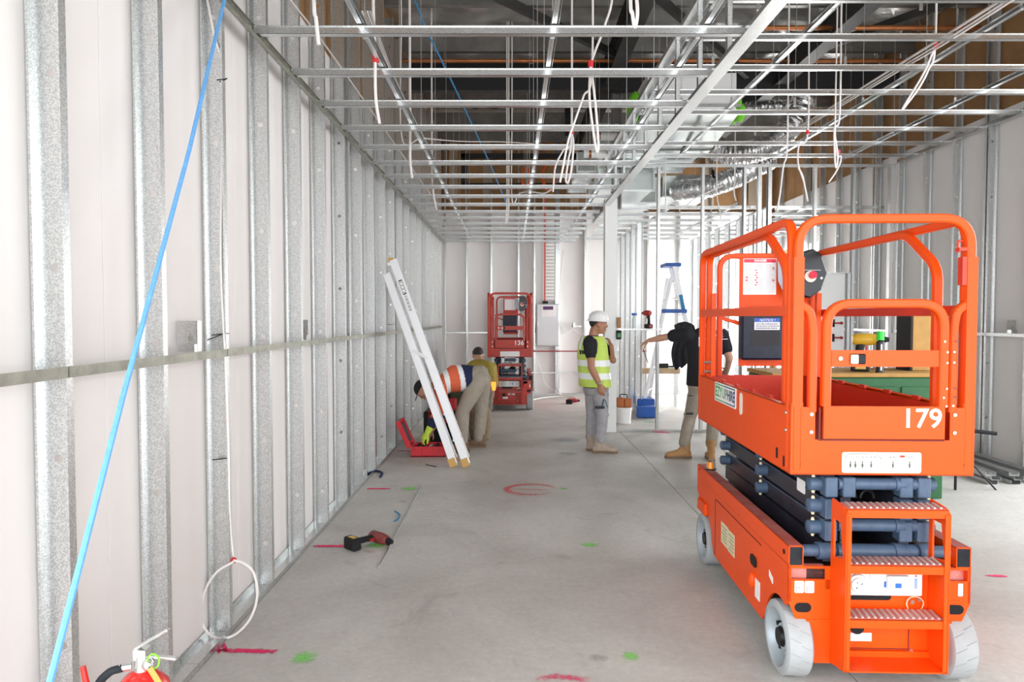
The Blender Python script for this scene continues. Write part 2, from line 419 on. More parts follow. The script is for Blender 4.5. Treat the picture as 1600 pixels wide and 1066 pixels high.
for (a, b) in ((1.5, 2.18), (2.19, 3.40), (3.41, 6.4), (6.41, 9.5), (9.51, 13.9)):
    mb = MB(); mb.box(XL + .0015, XL + .005, a, b, 1.408, 1.445); mb.box(XL - .035, XL + .0015, a, b, 1.408, 1.4095)
    tag(mb.build('noggin_rail', noggin_m, wall_left, world=True), 'flat rail across the studs, reflected dark room in its olive-grey colour')
# ---------------- right wall
XR = 5.32
wall_right = thing('wall_right', (XR + .14, 11, 0), 'right stud wall with white board below and brown fibreboard above', kind='structure')
mb = MB()
mb.box(XR + .15, XR + .30, 6.6, 12.0, 0, 5.75); mb.box(XR + .15, XR + .30, 14.0, 14.5, 0, 5.75); mb.box(XR + .15, XR + .30, 12.0, 14.0, 3.0, 5.75); mb.box(XR + .15, XR + .30, -1.4, 3.0, 0, 4.0)
mb.box(XR + .15, XR + .30, -1.4, 6.6, 4.0, 5.75); mb.build('backing_wall', brown, wall_right, world=True)
inv = wmat(wall_right).inverted()
# the right studs mirror the left ones
rm = []
for z in (.05, .22, .33):
    s_ = c_stud(.092, 0.002, 5.5, zoff=z); s_.v = [Vector((-p.x, p.y, p.z)) for p in s_.v]; rm.append(s_.mesh('stud', galv))
y = 7.06; k = 0
while y < 14.1:
    if y < 12.0 or y > 13.9 or k % 2:
        o = link('stud', rm[k % 3], wall_right); o.location = inv @ Vector((XR, y, 0))
        if k % 4 == 1:
            o = link('stud', rm[(k + 1) % 3], wall_right); o.location = inv @ Vector((XR, y + .06, 0))
    else:
        pass
    y += .6; k += 1
y = 6.62
while y < 14.15:
    y1 = min(y + 1.1, 14.17)
    if y1 < 12.2: mb = MB(); mb.box(XR + .102, XR + .122, y + .002, y1 - .002, .012, 3.90); mb.build('lining_board', board, wall_right, world=True, bevel=.001)
    else:
        mb = MB(); mb.box(XR + .102, XR + .122, y + .002, y1 - .002, 2.95, 3.90); mb.build('lining_board', board, wall_right, world=True, bevel=.001)
    mb = MB(); mb.box(XR + .125, XR + .14, y + .004, y1 - .004, 3.91, 5.6); mb.build('fibre_board', brown, wall_right, world=True)
    y = y1
for (a, b) in ((6.7, 14.1),):
    mb = MB(); mb.box(XR, XR + .1, a, b, 0, .0016); mb.box(XR - .002, XR, a, b, 0, .035); mb.build('bottom_track', galv2, wall_right, world=True)
mb = MB(); mb.box(XR - .004, XR - .001, 6.8, 14.1, 1.40, 1.435); mb.box(XR - .001, XR + .05, 6.8, 14.1, 1.40, 1.402); mb.build('noggin_rail', galv2, wall_right, world=True)
# ---------------- back wall
YB = 14.2
wall_back = thing('wall_back', (2, YB + .2, 0), 'back wall of tall pale boards between thin studs', kind='structure')
mb = MB(); mb.box(-1.8, 5.7, YB + .15, YB + .3, 0, 5.75); mb.build('backing_wall', brown, wall_back, world=True)
xs = [-1.42 + .9 * 0]; bx = [-1.57, -.93, -.43, .14, .92, 1.55, 2.2, 2.85, 3.5, 4.2, 4.8, 5.35]
for i in range(len(bx) - 1):
    mb = MB(); mb.box(bx[i] + .002, bx[i + 1] - .002, YB + .05, YB + .07, .012, 3.80); mb.build('lining_board', board_w if i > 6 else board, wall_back, world=True, bevel=.001)
bm_ = None
for i, x in enumerate([-1.40, -.955, -.445, .12, .45, .90, 1.50, 2.15, 2.8, 3.45, 4.1, 4.75]):
    mb = MB(); w_ = .035 if i not in (5,) else .09
    mb.box(x, x + w_, YB - .002, YB, .002, 5.5); mb.box(x + w_ - .002, x + w_, YB, YB + .048, .002, 5.5)
    mb.build('stud', galv2, wall_back, world=True)
mb = MB(); mb.box(-1.40, -.44, YB - .005, YB - .002, 1.28, 1.31); mb.build('noggin_rail', galv2, wall_back, world=True)
mb = MB(); mb.box(-1.40, 5.3, YB - .004, YB + .05, 0, .03); mb.build('bottom_track', galv2, wall_back, world=True)
mb = MB(); mb.box(-.44, 1.45, YB - .02, YB - .004, .45, .475); mb.build('skirting_rail', galv2, wall_back, world=True)
for x in (-1.3, -.6, .3, 1.2, 2.1, 3.0, 4.0, 4.9):
    mb = MB(); mb.box(x, x + .18, YB + .04, YB + .05, 3.9, 5.5); mb.build('fibre_board', mat('pale_fibre_strip', (.45, .36, .26), .9), wall_back, world=True)

# ================================================================== ROOF
roof = thing('ceiling', (2, 6, 5.4), 'dark roof underside with foil blanket, purlins and rafters', kind='structure')
# crumpled foil blanket bays between purlins
ZR = 5.42
mb = MB(); mb.box(-1.8, 5.75, -1.4, 14.5, ZR + .16, ZR + .26); mb.build('roof_sheet', darksteel, roof, world=True)
pur = [1.2, 2.6, 4.0, 5.4, 6.7, 8.0, 9.35, 10.6, 11.75, 12.9, 14.0]
for i in range(1, len(pur) - 1):
    nx, ny = 90, 12; rnd = random.Random(i); vs = []; fs = []
    for a in range(nx + 1):
        for b_ in range(ny + 1):
            x = -1.65 + 7.2 * a / nx; y = pur[i] + (pur[i + 1] - pur[i]) * b_ / ny
            sag = -.13 * sin(pi * b_ / ny) * (0.6 + .4 * sin(x * 7 + i)) ; vs.append((x, y, ZR + .10 + sag + rnd.uniform(-.018, .018)))
    for a in range(nx):
        for b_ in range(ny): q = a * (ny + 1) + b_; fs.append((q, q + 1, q + ny + 2, q + ny + 1))
    mb = MB(); mb.add(vs, fs); mb.build('foil_blanket', foil, roof, True, world=True)
for i, y in enumerate(pur):
    mb = MB(); mb.box(-1.7, 5.6, y - .004, y + .004, ZR - .24, ZR + .02); mb.box(-1.7, 5.6, y - .07, y, ZR - .246, ZR - .24); mb.box(-1.7, 5.6, y, y + .07, ZR + .015, ZR + .02)
    mb.build('purlin', mat('foil_grey_purlin', (.26, .25, .235), .4, .7, var=.2, vscale=4), roof, world=True)
for x in (-.9, 1.36, 3.7):
    mb = MB(); mb.box(x - .09, x + .09, 2, 14.1, 4.80, 4.815); mb.box(x - .006, x + .006, 2, 14.1, 4.815, 5.165); mb.box(x - .09, x + .09, 2, 14.1, 5.165, 5.18)
    if x > 0: mb.build('rafter', darksteel, roof, world=True)
mb = MB(); mb.box(-1.5, 5.4, 9.55, 9.67, 4.75, 5.15); mb.build('cross_beam', blacksteel, roof, world=True)
for a, b in (((-.9, 7.2, 5.3), (1.3, 8.8, 4.95)), ((1.5, 7.6, 5.2), (3.2, 9.4, 4.9)), ((3.8, 9.3, 5.1), (5.3, 7.0, 5.1)), ((2.0, 12.5, 4.5), (3.6, 12.8, 5.1))):
    mb = MB(); mb.bar(a, b, .07, .09); mb.build('brace', darksteel, roof, world=True)
for x in (-.1, .9, 1.7):
    mb = MB(); mb.box(x, x + .09, 11.72, 11.8, 4.7, 5.2); mb.build('hanger_bracket', blacksteel, roof, world=True)
mb = MB()
for (x0, x1, z0, z1) in ((-1.0, 1.3, 4.76, 4.85), (-1.0, 1.3, 4.18, 4.27), (-1.0, -.9, 4.18, 4.85), (1.2, 1.3, 4.18, 4.85)): mb.box(x0, x1, 13.6, 13.7, z0, z1)
mb.build('beam_frame', blacksteel, roof, world=True)

# ================================================================== SUSPENDED GRIDS
def furring(name, x0, x1, y, z, parent, m=galv2, hh=.040, ww=.042):
    mb = MB(); t = .0015
    mb.box(x0, x1, y, y + ww, z, z + t); mb.box(x0, x1, y, y + t, z, z + hh); mb.box(x0, x1, y + ww - t, y + ww, z, z + hh)
    mb.box(x0, x1, y - .012, y, z + hh - t, z + hh); mb.box(x0, x1, y + ww, y + ww + .012, z + hh - t, z + hh)
    return mb.build(name, m, parent, world=True)
def top_rail(x, y0, y1, z, parent):
    mb = MB(); mb.box(x - .004, x - .0025, y0, y1, z, z + .04); mb.box(x - .014, x + .014, y0, y1, z, z + .003); mb.box(x - .014, x + .014, y0, y1, z + .037, z + .04); mb.box(x + .024, x + .026, y0, y1, z, z + .03)
    return mb.build('top_cross_rail', galv2, parent, world=True)
def hangers(xs, ys, z, parent, top=5.25, r=.0032):
    for x in xs:
        for y in ys:
            xx = x + random.uniform(-.012, .012)
            mb = MB(); mb.cyl((xx, y, z), (xx + random.uniform(-.01, .01), y + random.uniform(-.02, .02), top), r, n=5)
            mb.box(xx - .012, xx + .012, y - .004, y + .004, z - .02, z + .07)
            mb.build('hanger_rod', galv, parent, world=True)
ZL, ZH, BX = 3.155, 3.735, 1.30
grid = thing('trim_1', (0, 6, ZL), 'low suspended ceiling grid on the left with cross channels', kind='structure')
yc = [1.24 + .6375 * k for k in range(0, 21)]
for y in yc: furring('furring_channel', XL + .01, BX, y, ZL, grid)
for x in (-.83, .23, 1.06): top_rail(x, .4, 14.0, ZL + .045, grid)
hangers((-.83, .23, 1.06), [1.6 + 1.18 * k for k in range(0, 11)], ZL + .06, grid)
mb = MB(); mb.box(XL + .004, XL + .006, .3, 14.1, ZL - .012, ZL + .045); mb.box(XL + .004, XL + .034, .3, 14.1, ZL - .012, ZL - .0105); mb.box(XL + .004, XL + .02, .3, 14.1, ZL + .044, ZL + .045)
mb.build('perimeter_track', noggin_m, grid, world=True)
# bulkhead: lower edge angle, upper edge plate, uprights between
bulk = thing('trim_2', (BX, 5, ZL), 'stepped bulkhead framing along the middle of the ceiling', kind='structure')
mb = MB(); mb.box(BX - .035, BX + .055, .5, 9.5, ZL - .006, ZL - .004); mb.box(BX + .053, BX + .055, .5, 9.5, ZL - .004, ZL + .03); mb.box(BX - .035, BX - .033, .5, 9.5, ZL - .004, ZL + .022)
mb.build('edge_angle', galv2, bulk, world=True)
mb = MB(); mb.box(BX - .06, BX + .03, .5, 9.5, ZH + .03, ZH + .032); mb.box(BX - .06, BX - .058, .5, 9.5, ZH - .01, ZH + .03); mb.box(BX + .028, BX + .03, .5, 9.5, ZH - .01, ZH + .03)
mb.build('top_plate', galv, bulk, world=True)
for k in range(12):
    y = 1.57 + .6375 * k
    mb = MB(); mb.box(BX - .02, BX + .012, y, y + .002, ZL + .02, ZH + .03); mb.box(BX - .02, BX - .018, y, y + .034, ZL, ZH + .03); mb.box(BX + .01, BX + .012, y, y + .034, ZL, ZH + .03)
    mb.build('bulkhead_stud', galv, bulk, world=True)
high = thing('trim_3', (3.3, 6, ZH), 'high suspended ceiling grid on the right', kind='structure')
for k in range(-3, 8):
    y = 4.665 + .6375 * k; furring('furring_channel', BX + .03, XR - .01, y, ZH, high)
for x in (2.26, 3.60, 4.55): top_rail(x, 2.4, 9.5, ZH + .045, high)
hangers((1.75, 2.26, 2.9, 3.6, 4.55), [4.9 + 1.1 * k for k in range(0, 5)], ZH + .06, high)
mb = MB(); mb.box(XR - .006, XR - .004, 3, 9.5, ZH - .01, ZH + .045); mb.box(XR - .034, XR - .004, 3, 9.5, ZH - .01, ZH - .0085); mb.build('perimeter_track', galv2, high, world=True)
rear = thing('trim_4', (3.3, 12, ZL), 'low suspended ceiling grid over the rear rooms', kind='structure')
for k in range(7):
    y = 9.78 + .6375 * k
    furring('furring_channel', BX + .18, 3.52, y, ZL, rear); furring('furring_channel', 3.75, XR - .02, y, ZL, rear)
for x in (2.3, 3.2, 4.3): top_rail(x, 9.75, 14, ZL + .045, rear)

# ================================================================== PARTITIONS
part = thing('wall_partition', (3.3, 9.58, 0), 'open stud partition across the room beside the white post', kind='structure')
YP = 9.545
def face_stud(x, y, z0, z1, w_=.036, d=.076, right=True):
    """stud of a cross wall, flange towards the camera"""
    mb = MB(); t = .0015
    mb.box(x, x + w_, y, y + t, z0, z1); mb.box(x, x + w_, y + d - t, y + d, z0, z1)
    xx = x + w_ - t if right else x; mb.box(xx, xx + t, y + t, y + d - t, z0, z1); return mb
for i, x in enumerate([2.025, 2.64, 3.22, 3.42, 3.56, 4.20, 4.74, 5.26]):
    face_stud(x, YP, .002, ZH - .002, right=i % 2 == 0, w_=.05 if i in (3, 4) else .036).build('stud', galv, part, world=True)
for (a, b, z0, z1) in ((1.47, 3.5, 0, .035), (4.2, 5.3, 0, .035)):
    mb = MB(); mb.box(a, b, YP - .003, YP - .001, z0, z1); mb.box(a, b, YP - .003, YP + .08, z0, z0 + .0016); mb.build('bottom_track', galv2, part, world=True)
mb = MB(); mb.box(1.35, XR, YP - .003, YP - .001, ZH - .045, ZH); mb.box(1.35, XR, YP - .003, YP + .08, ZH - .0016, ZH); mb.build('top_track', galv, part, world=True)
for (a, b) in ((1.47, 2.025), (2.062, 2.64), (2.68, 3.22)):
    mb = MB(); mb.box(a, b, YP, YP + .076, 1.425, 1.427); mb.box(a, b, YP, YP + .002, 1.425, 1.452); mb.build('noggin_rail', galv, part, world=True)
mb = MB(); mb.box(4.26, 4.68, YP + .08, YP + .09, 1.02, 2.22); mb.build('lining_board', board_w, part, world=True)
face_stud(4.68, YP - .01, .9, 2.24).build('stud', galv, part, world=True)
mb = MB(); mb.box(4.24, 4.72, YP - .012, YP + .07, 2.22, 2.235); mb.build('noggin_rail', galv2, part, world=True)
# white clad post and the column above it
mb = MB(); mb.box(1.288, 1.458, 9.50, 9.66, 0, ZL + .1); mb.build('trim_5', board_w, None, bevel=.003)
tag(bpy.context.scene.collection.objects['trim_5'], 'white boarded square post at the end of the partition', kind='structure')
mb = MB(); mb.box(1.42, 1.44, 9.70, 9.86, ZL, 4.8); mb.box(1.53, 1.55, 9.70, 9.86, ZL, 4.8); mb.box(1.44, 1.53, 9.775, 9.785, ZL, 4.8)
tag(mb.build('trim_6', mat('grey_column_paint', (.26, .25, .24), .5, .2), None), 'grey steel column rising above the white post', kind='structure')
# longitudinal partition behind the post
pm = thing('wall_partition_short', (1.98, 12.4, 0), 'row of studs running back behind the post', kind='structure')
inv = wmat(pm).inverted(); s_ = [c_stud(.092, .002, ZL + .02, zoff=z).mesh('stud', galv) for z in (.1, .3)]
for k in range(6):
    o = link('stud', s_[k % 2], pm); o.location = inv @ Vector((2.12, 11.1 + .55 * k, 0))
mb = MB(); mb.box(2.03, 2.12, 11.05, 14.1, 0, .0016); mb.box(2.12, 2.122, 11.05, 14.1, 0, .035); mb.box(2.028, 2.03, 11.05, 14.1, 0, .035); mb.build('bottom_track', galv2, pm, world=True)
mb = MB(); mb.box(2.028, 2.122, 11.05, 14.1, ZL - .03, ZL - .028); mb.box(2.12, 2.122, 11.05, 14.1, ZL - .06, ZL - .03); mb.build('top_track', galv2, pm, world=True)
pr = thing('wall_partition_long', (3.66, 12, 0), 'stud partition running back behind the large scissor lift', kind='structure')
inv = wmat(pr).inverted()
s_ = [c_stud(.092, .002, ZL + .02, zoff=z) for z in (.1, .3)]
for q in s_: q.v = [Vector((-p.x, p.y, p.z)) for p in q.v]
s_ = [q.mesh('stud', galv) for q in s_]
for k in range(8):
    o = link('stud', s_[k % 2], pr); o.location = inv @ Vector((3.60, 9.85 + .58 * k, 0))
mb = MB(); mb.box(3.60, 3.69, 9.65, 14.1, 0, .0016); mb.box(3.598, 3.60, 9.65, 14.1, 0, .035); mb.build('bottom_track', galv2, pr, world=True)
mb = MB(); mb.box(3.598, 3.694, 9.65, 14.1, ZL - .002, ZL + .02); mb.build('top_track', galv2, pr, world=True)
# ---------------- front wall around the shopfront opening (behind the photographer)
wf = thing('wall_front', (2, -1.5, 0), 'front wall strip above the open shopfront', kind='structure')
mb = MB(); mb.box(-1.8, 5.75, -1.55, -1.4, 3.6, 5.75); mb.box(5.5, 5.75, -1.55, -1.4, 0, 3.6); mb.build('lining_board', board, wf, world=True)
# ================================================================== SCISSOR LIFT
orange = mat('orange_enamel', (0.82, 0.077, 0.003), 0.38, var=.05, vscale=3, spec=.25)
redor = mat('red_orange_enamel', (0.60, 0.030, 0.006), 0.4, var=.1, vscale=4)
slate = mat('slate_blue_enamel', (0.060, 0.098, 0.16), 0.5, var=.15, vscale=30, bump=.1, bscale=150)
darkarm = mat('dark_scissor_arm', (0.022, 0.024, 0.035), 0.35, var=.3, vscale=6)
tyre = mat('grey_solid_tyre', (0.36, 0.375, 0.38), 0.8, var=.08, vscale=12)
rimm = mat('pale_grey_rim', (0.38, 0.43, 0.46), 0.4, .2)
cream = mat('cream_label', (0.80, 0.76, 0.64), 0.5)
pinkl = mat('yellowed_label', (0.72, 0.62, 0.40), 0.5)
lab = mat('white_label', (0.88, 0.86, 0.85), 0.45)
redl = mat('red_label', (0.75, 0.03, 0.07), 0.45)
bluel = mat('blue_label', (0.02, 0.12, 0.5), 0.45)
ink = mat('black_ink', (0.02, 0.02, 0.025), 0.6)
whink = mat('white_lettering', (0.92, 0.92, 0.92), 0.5)
greyp = mat('clear_grey_plastic', (0.62, 0.65, 0.62), 0.25)
amber = mat('amber_lens', (0.9, 0.30, 0.02), 0.15)
tread_red = mat('worn_tread_red', (0.55, 0.10, 0.07), 0.55, col2=(0.62, 0.30, 0.27), vscale=9)
treadn = mat('tread_grip_metal', (0.62, 0.55, 0.52), 0.45, .4)
def stad(cx, cy, w_, h_, n=6):
    """stadium / rounded outline points"""
    r = min(w_, h_) / 2; out = []
    for k in range(4):
        ox = (w_ / 2 - r) * (1 if k in (0, 3) else -1); oy = (h_ / 2 - r) * (1 if k in (0, 1) else -1)
        for i in range(n + 1): an = pi / 2 * k + pi / 2 * i / n; out.append((cx + ox + r * cos(an), cy + oy + r * sin(an)))
    return out
def rrect(cx, cy, w_, h_, r, n=4):
    out = []
    for k in range(4):
        ox = (w_ / 2 - r) * (1 if k in (0, 3) else -1); oy = (h_ / 2 - r) * (1 if k in (0, 1) else -1)
        for i in range(n + 1): an = pi / 2 * k + pi / 2 * i / n; out.append((cx + ox + r * cos(an), cy + oy + r * sin(an)))
    return out
def scissor_lift(loc, rz, number, label, group, near=True, m_o=None, m_r=None):
    O = m_o or orange; R_ = m_r or redor
    t = thing('scissor_lift', loc, label, 'scissor lift', group, rz)
    L = 1.68; HW = .388
    # ---------------- wheels
    for (sx, y) in ((-1, .105), (1, .105), (-1, 1.48), (1, 1.48)):
        r = .160 if y < 1 else .160; wd = .115; xo = sx * .405; xi = xo - sx * wd; mb = MB()
        N_ = 32; prof = [(xo, r * .80), (xo, r - .012), (xo - sx * .010, r), (xi + sx * .010, r), (xi, r - .012), (xi, .04)]
        vs = []; fs = []
        for (x, rr) in prof:
            for j in range(N_): an = 2 * pi * j / N_; vs.append((x, y + rr * cos(an), r + rr * sin(an)))
        for i in range(len(prof) - 1):
            for j in range(N_): fs.append((i * N_ + j, i * N_ + (j + 1) % N_, (i + 1) * N_ + (j + 1) % N_, (i + 1) * N_ + j))
        mb.add(vs, fs); wh = mb.build('wheel', tyre, t, True)
        if near:
            g = MB()     # tread grooves as fine dark ribs sunk in the tyre
            for j in range(16):
                an = 2 * pi * j / 16
                for q in (0, 1):
                    a0 = an + q * pi / 16; xa = xo - sx * (.012 + q * .045); xb = xa - sx * .045
                    p0 = (xa, y + (r + .0002) * cos(a0), r + (r + .0002) * sin(a0)); a1 = a0 + .13; p1 = (xb, y + (r + .0002) * cos(a1), r + (r + .0002) * sin(a1))
                    g.bar(p0, p1, .0022, .0016)
            g.build('tread_groove', mat('tread_groove_grey', (.28, .29, .30), .8), wh)
        mb = MB(); prof = [(xo, r * .80), (xo - sx * .008, r * .74), (xo - sx * .055, r * .66), (xo - sx * .06, r * .42), (xo - sx * .03, r * .36), (xo - sx * .03, .001)]
        vs = []; fs = []
        for (x, rr) in prof:
            for j in range(N_): an = 2 * pi * j / N_; vs.append((x, y + rr * cos(an), r + rr * sin(an)))
        for i in range(len(prof) - 1):
            for j in range(N_): fs.append((i * N_ + j, i * N_ + (j + 1) % N_, (i + 1) * N_ + (j + 1) % N_, (i + 1) * N_ + j))
        mb.add(vs, fs); mb.build('rim', rimm, wh, True)
        mb = MB(); mb.cyl((xo - sx * .028, y, r), (xo - sx * .012, y, r), .045, .038, 20)
        for j in range(5): an = 2 * pi * j / 5 + .3; mb.cyl((xo - sx * .06, y + .085 * cos(an), r + .085 * sin(an)), (xo - sx * .035, y + .085 * cos(an), r + .085 * sin(an)), .011, n=8)
        mb.build('hub', black, wh, True)
    # ---------------- chassis
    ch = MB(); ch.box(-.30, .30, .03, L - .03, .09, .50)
    ch.build('chassis_tub', mat('shaded_chassis_tub', (.05, .02, .018), .6), t)  # shade under the scissor arms put into this near-black colour
    for sx in (-1, 1):
        x0, x1 = sorted((sx * .325, sx * HW))
        mb = MB(); tk = .004; z0, z1 = .520, .608
        mb.box(x0, x1, 0, L, z1 - tk, z1); mb.box(x0, x1, 0, L, z0, z0 + tk); mb.box(x0, x0 + tk, 0, L, z0, z1); mb.box(x1 - tk, x1, 0, L, z0, z1)
        be = mb.build('side_beam', O, t)
        mb = MB(); mb.box(x0 + .004, x1 - .004, .002, .03, z0 + .004, z1 - .004); mb.build('beam_end_plug', rubber, be)
        # worn top of the beam
        mb = MB(); mb.box(x0 + .002, x1 - .002, .01, L - .01, z1, z1 + .0008); mb.build('worn_top', mat('dusty_red_top', (.42, .055, .035), .7, col2=(.50, .19, .16), vscale=5), be)
        # side skirt with arches
        def arc(c, r, a0, a1, n=8): return [(c + r * cos(a0 + (a1 - a0) * i / n), .16 + r * sin(a0 + (a1 - a0) * i / n)) for i in range(n + 1)]
        poly = [(0, .520), (0, .365)] + [(.0, .365)] + [(q[0], q[1]) for q in arc(.105, .185, 1.95, .15)] + [(.34, .135), (1.24, .135)] + [(q[0], q[1]) for q in arc(1.48, .195, pi - .15, 1.1)] + [(1.62, .40), (L, .43), (L, .520)]
        xs_ = sorted((sx * HW, sx * (HW - .012)))
        mb = MB(); mb.prism(poly, 'x', xs_[0], xs_[1]); sk = mb.build('side_skirt', O, t)
        # pothole guard / tray door line
        xo = sx * (HW + .001)
        mb = MB(); mb.bar((xo, 1.21, .15), (xo, 1.21, .49), .004, .003, up=(1, 0, 0)); mb.bar((xo, .36, .49), (xo, 1.21, .49), .004, .003, up=(1, 0, 0)); mb.build('tray_seam', mat('seam_dark', (.12, .01, .005), .6), sk)
        if sx < 0:
            for k_, (ya, yb, z0_, z1_) in enumerate(((1.07, .93, .275, .40), (.925, .80, .27, .395))):
                mb = MB(); mb.prism([(ya, z0_), (yb, z0_), (yb, z1_), (ya, z1_)], 'x', xo - .002, xo); tag(mb.build('label_plate', pinkl, sk), 'yellowed data label')
                mb = MB()
                for q in range(5): mb.box(xo - .003, xo - .0021, yb + .015, ya - .02 - .02 * (q % 2), z0_ + .02 + q * .02, z0_ + .024 + q * .02)
                mb.build('label_print', mat('label_print_green', (.15, .30, .16), .6), sk)
            mb = MB(); mb.prism(stad(.47, .375, .10, .055), 'x', xo - .004, xo - .0005); mb.build('hand_hole', black, sk)
            mb = MB(); mb.ball((xo - .004, .475, .275), .036, sc=(.6, .7, 1.1)); mb.build('side_cap', orange, sk, True)
            mb = MB(); mb.prism([(.44, .205), (.37, .205), (.37, .30), (.44, .30)], 'x', xo - .002, xo); mb.build('white_tag', lab, sk)
            mb = MB(); mb.prism([(.24, .385), (.19, .365), (.19, .395), (.24, .415)], 'x', xo - .002, xo); mb.build('white_tag', lab, sk)
            mb = MB(); mb.cyl((xo - .002, .055, .565), (xo, .055, .565), .012, n=10); mb.cyl((xo - .002, 1.62, .585), (xo, 1.62, .585), .008, n=10); mb.build('drain_hole', black, sk, True)
        # front fender over steering wheel
        mb = MB(); mb.prism([(1.42, .325), (1.42, .40), (1.60, .40), (1.62, .325)], 'x', *sorted((sx * .404, sx * .30))); mb.build('wheel_guard', O, t)
        # rear end plate: with rectangular slot
        xa, xb = sx * HW, sx * .205
        mb = MB()
        def pz(x0_, x1_, z0_, z1_, y0=0.0, y1=.01): mb.box(min(sx * x0_, sx * x1_), max(sx * x0_, sx * x1_), y0, y1, z0_, z1_)
        pz(.205, HW, .510, .520); pz(.205, .230, .42, .510); pz(.378, HW, .42, .510)
        pz(.205, HW, .365, .462)
        mb.prism([(sx * HW, .365), (sx * .355, .287), (sx * .205, .287), (sx * .205, .365)] if sx > 0 else [(-.205, .365), (-.205, .287), (-.355, .287), (-HW, .365)], 'y', 0, .01)
        pz(.205, .310, .10, .287)
        ep = mb.build('end_plate', O, t)
        mb = MB(); mb.box(*sorted((sx * .225, sx * .38)), .03, .05, .455, .515); mb.build('slot_liner', tread_red, ep)
        mb = MB(); mb.prism(stad(sx * .325, .338, .072, .042), 'y', -.0015, 0); mb.build('tie_down_hole', black, ep)
        if sx < 0:
            for k_ in range(2):
                cx = -.342 + k_ * .044
                mb = MB(); mb.prism(rrect(cx, .429, .040, .052, .005), 'y', -.002, 0); s_ = mb.build('white_tag', lab, ep)
                mb = MB(); mb.tube([(cx - .006 + .008 * cos(a / 8 * 2 * pi * .8), -.0028, .420 + .009 * sin(a / 8 * 2 * pi * .8)) for a in range(9)], .0012, 4); mb.build('tag_mark', ink, ep)
        else:
            mb = MB(); mb.prism(rrect(.345, .425, .02, .055, .003), 'y', -.002, 0); mb.build('white_tag', lab, ep)
    mb = MB(); mb.box(-.205, .205, -.004, .01, .287, .52); mb.box(-.31, .31, -.004, .01, .095, .287); cp = mb.build('rear_panel', O, t)
    mb = MB(); mb.box(-.21, .215, -.145, .0, .128, .134); mb.box(-.21, .215, -.022, -.006, .134, .16); mb.build('bumper_shelf', O, t)
    mb = MB(); mb.box(-.19, .12, -.012, -.004, .17, .30); mb.build('hatch_panel', O, cp)
    mb = MB(); mb.bar((-.19, -.013, .168), (.122, -.013, .168), .003, .004); mb.bar((.122, -.013, .168), (.122, -.013, .31), .003, .004); mb.build('hatch_seam', mats_seam, cp)
    for (x, z) in ((.135, .160), (.135, .375), (.165, .385)):
        mb = MB(); mb.cyl((x, -.016, z), (x, -.004, z), .009, n=10); mb.build('bolt', steel, cp, True)
    mb = MB(); mb.tube([(.145 + .036 * cos(a / 12 * 2 * pi), -.018 - .004 * sin(a), .365 + .036 * sin(a / 12 * 2 * pi)) for a in range(13)], .0025, 5); mb.build('cable_loop', pinkl, cp, True)
    mb = MB(); mb.prism(stad(-.045, .392, .19, .030), 'y', -.0055, -.004); mb.build('hand_hole', black, cp)
    # outlet box
    mb = MB(); mb.box(-.20, .160, -.045, -.004, .412, .512); ob = mb.build('socket_box', white_p, cp, bevel=.004)
    mb = MB(); mb.cyl((-.115, -.056, .462), (-.115, -.045, .462), .043, .046, 24); mb.cyl((-.115, -.062, .462), (-.115, -.056, .462), .030, .032, 20); mb.build('socket_cover', greyp, cp, True)
    mb = MB()
    for a in (.5, 2.1, 4.0): mb.bar((-.115 + .010 * cos(a), -.0625, .462 + .010 * sin(a)), (-.115 + .018 * cos(a), -.0625, .462 + .018 * sin(a)), .004, .002)
    mb.build('socket_slot', ink, cp)
    mb = MB(); mb.box(-.062, -.060, -.0465, -.045, .415, .51); mb.build('box_seam', mats_seamg, cp)
    mb = MB(); mb.box(.005, .095, -.066, -.045, .425, .505); mb.box(.095, .11, -.058, -.045, .445, .485); mb.build('switch_cover', greyp, cp, bevel=.003)
    mb = MB(); mb.box(-.002, .006, -.048, -.045, .45, .475); mb.box(.035, .06, -.0675, -.066, .455, .475); mb.build('switch_mark', bluel, cp)
    mb = MB(); mb.box(.125, .137, -.047, -.045, .445, .490); mb.build('print_block', mat('label_blue_print', (.25, .35, .65), .6), cp)
    mb = MB(); mb.cyl((.130, -.048, .50), (.130, -.045, .50), .004, n=8); mb.build('indicator_lamp', redl, cp, True)
    mb = MB(); mb.box(-.035, .085, -.0145, -.012, .268, .294); mb.build('meter_plate', lab, cp); mb = MB(); mb.box(0, .04, -.016, -.0145, .274, .288); mb.build('hour_meter', ink, cp)
    mb = MB(); mb.cyl((-.105, -.034, .268), (-.105, -.012, .268), .030, .027, 18); mb.build('valve_knob', black, cp, True)
    mb = MB(); mb.box(-.125, -.035, -.0145, -.012, .20, .236); mb.build('white_tag', lab, cp)
    # ---------------- ladder
    ld = None
    for sx, x in ((-1, -.205), (1, .210)):
        mb = MB(); y0, y1 = -.145, 0.0
        outer = [(y1, .10), (y0, .128), (y0, .79), (y0 + .03, .812), (y1 - .01, .822), (y1, .81)]
        # plate with a hand slot: strips round the slot
        mb.prism([(y1, .10), (y0, .128), (y0, .555), (y1, .555)], 'x', x - .004, x + .004)
        mb.prism([(y1, .74), (y0, .74), (y0, .79), (y0 + .03, .812), (y1 - .01, .822), (y1, .81)], 'x', x - .004, x + .004)
        mb.prism([(y0, .555), (y0 + .028, .555), (y0 + .028, .60), (y0 + .055, .74), (y0, .74)], 'x', x - .004, x + .004)
        mb.prism([(y1 - .028, .555), (y1, .555), (y1, .74), (y1 - .028, .74)], 'x', x - .004, x + .004)
        mb.prism([(y0 + .028, .555), (y1 - .028, .555), (y1 - .028, .575), (y0 + .028, .595)], 'x', x - .004, x + .004)
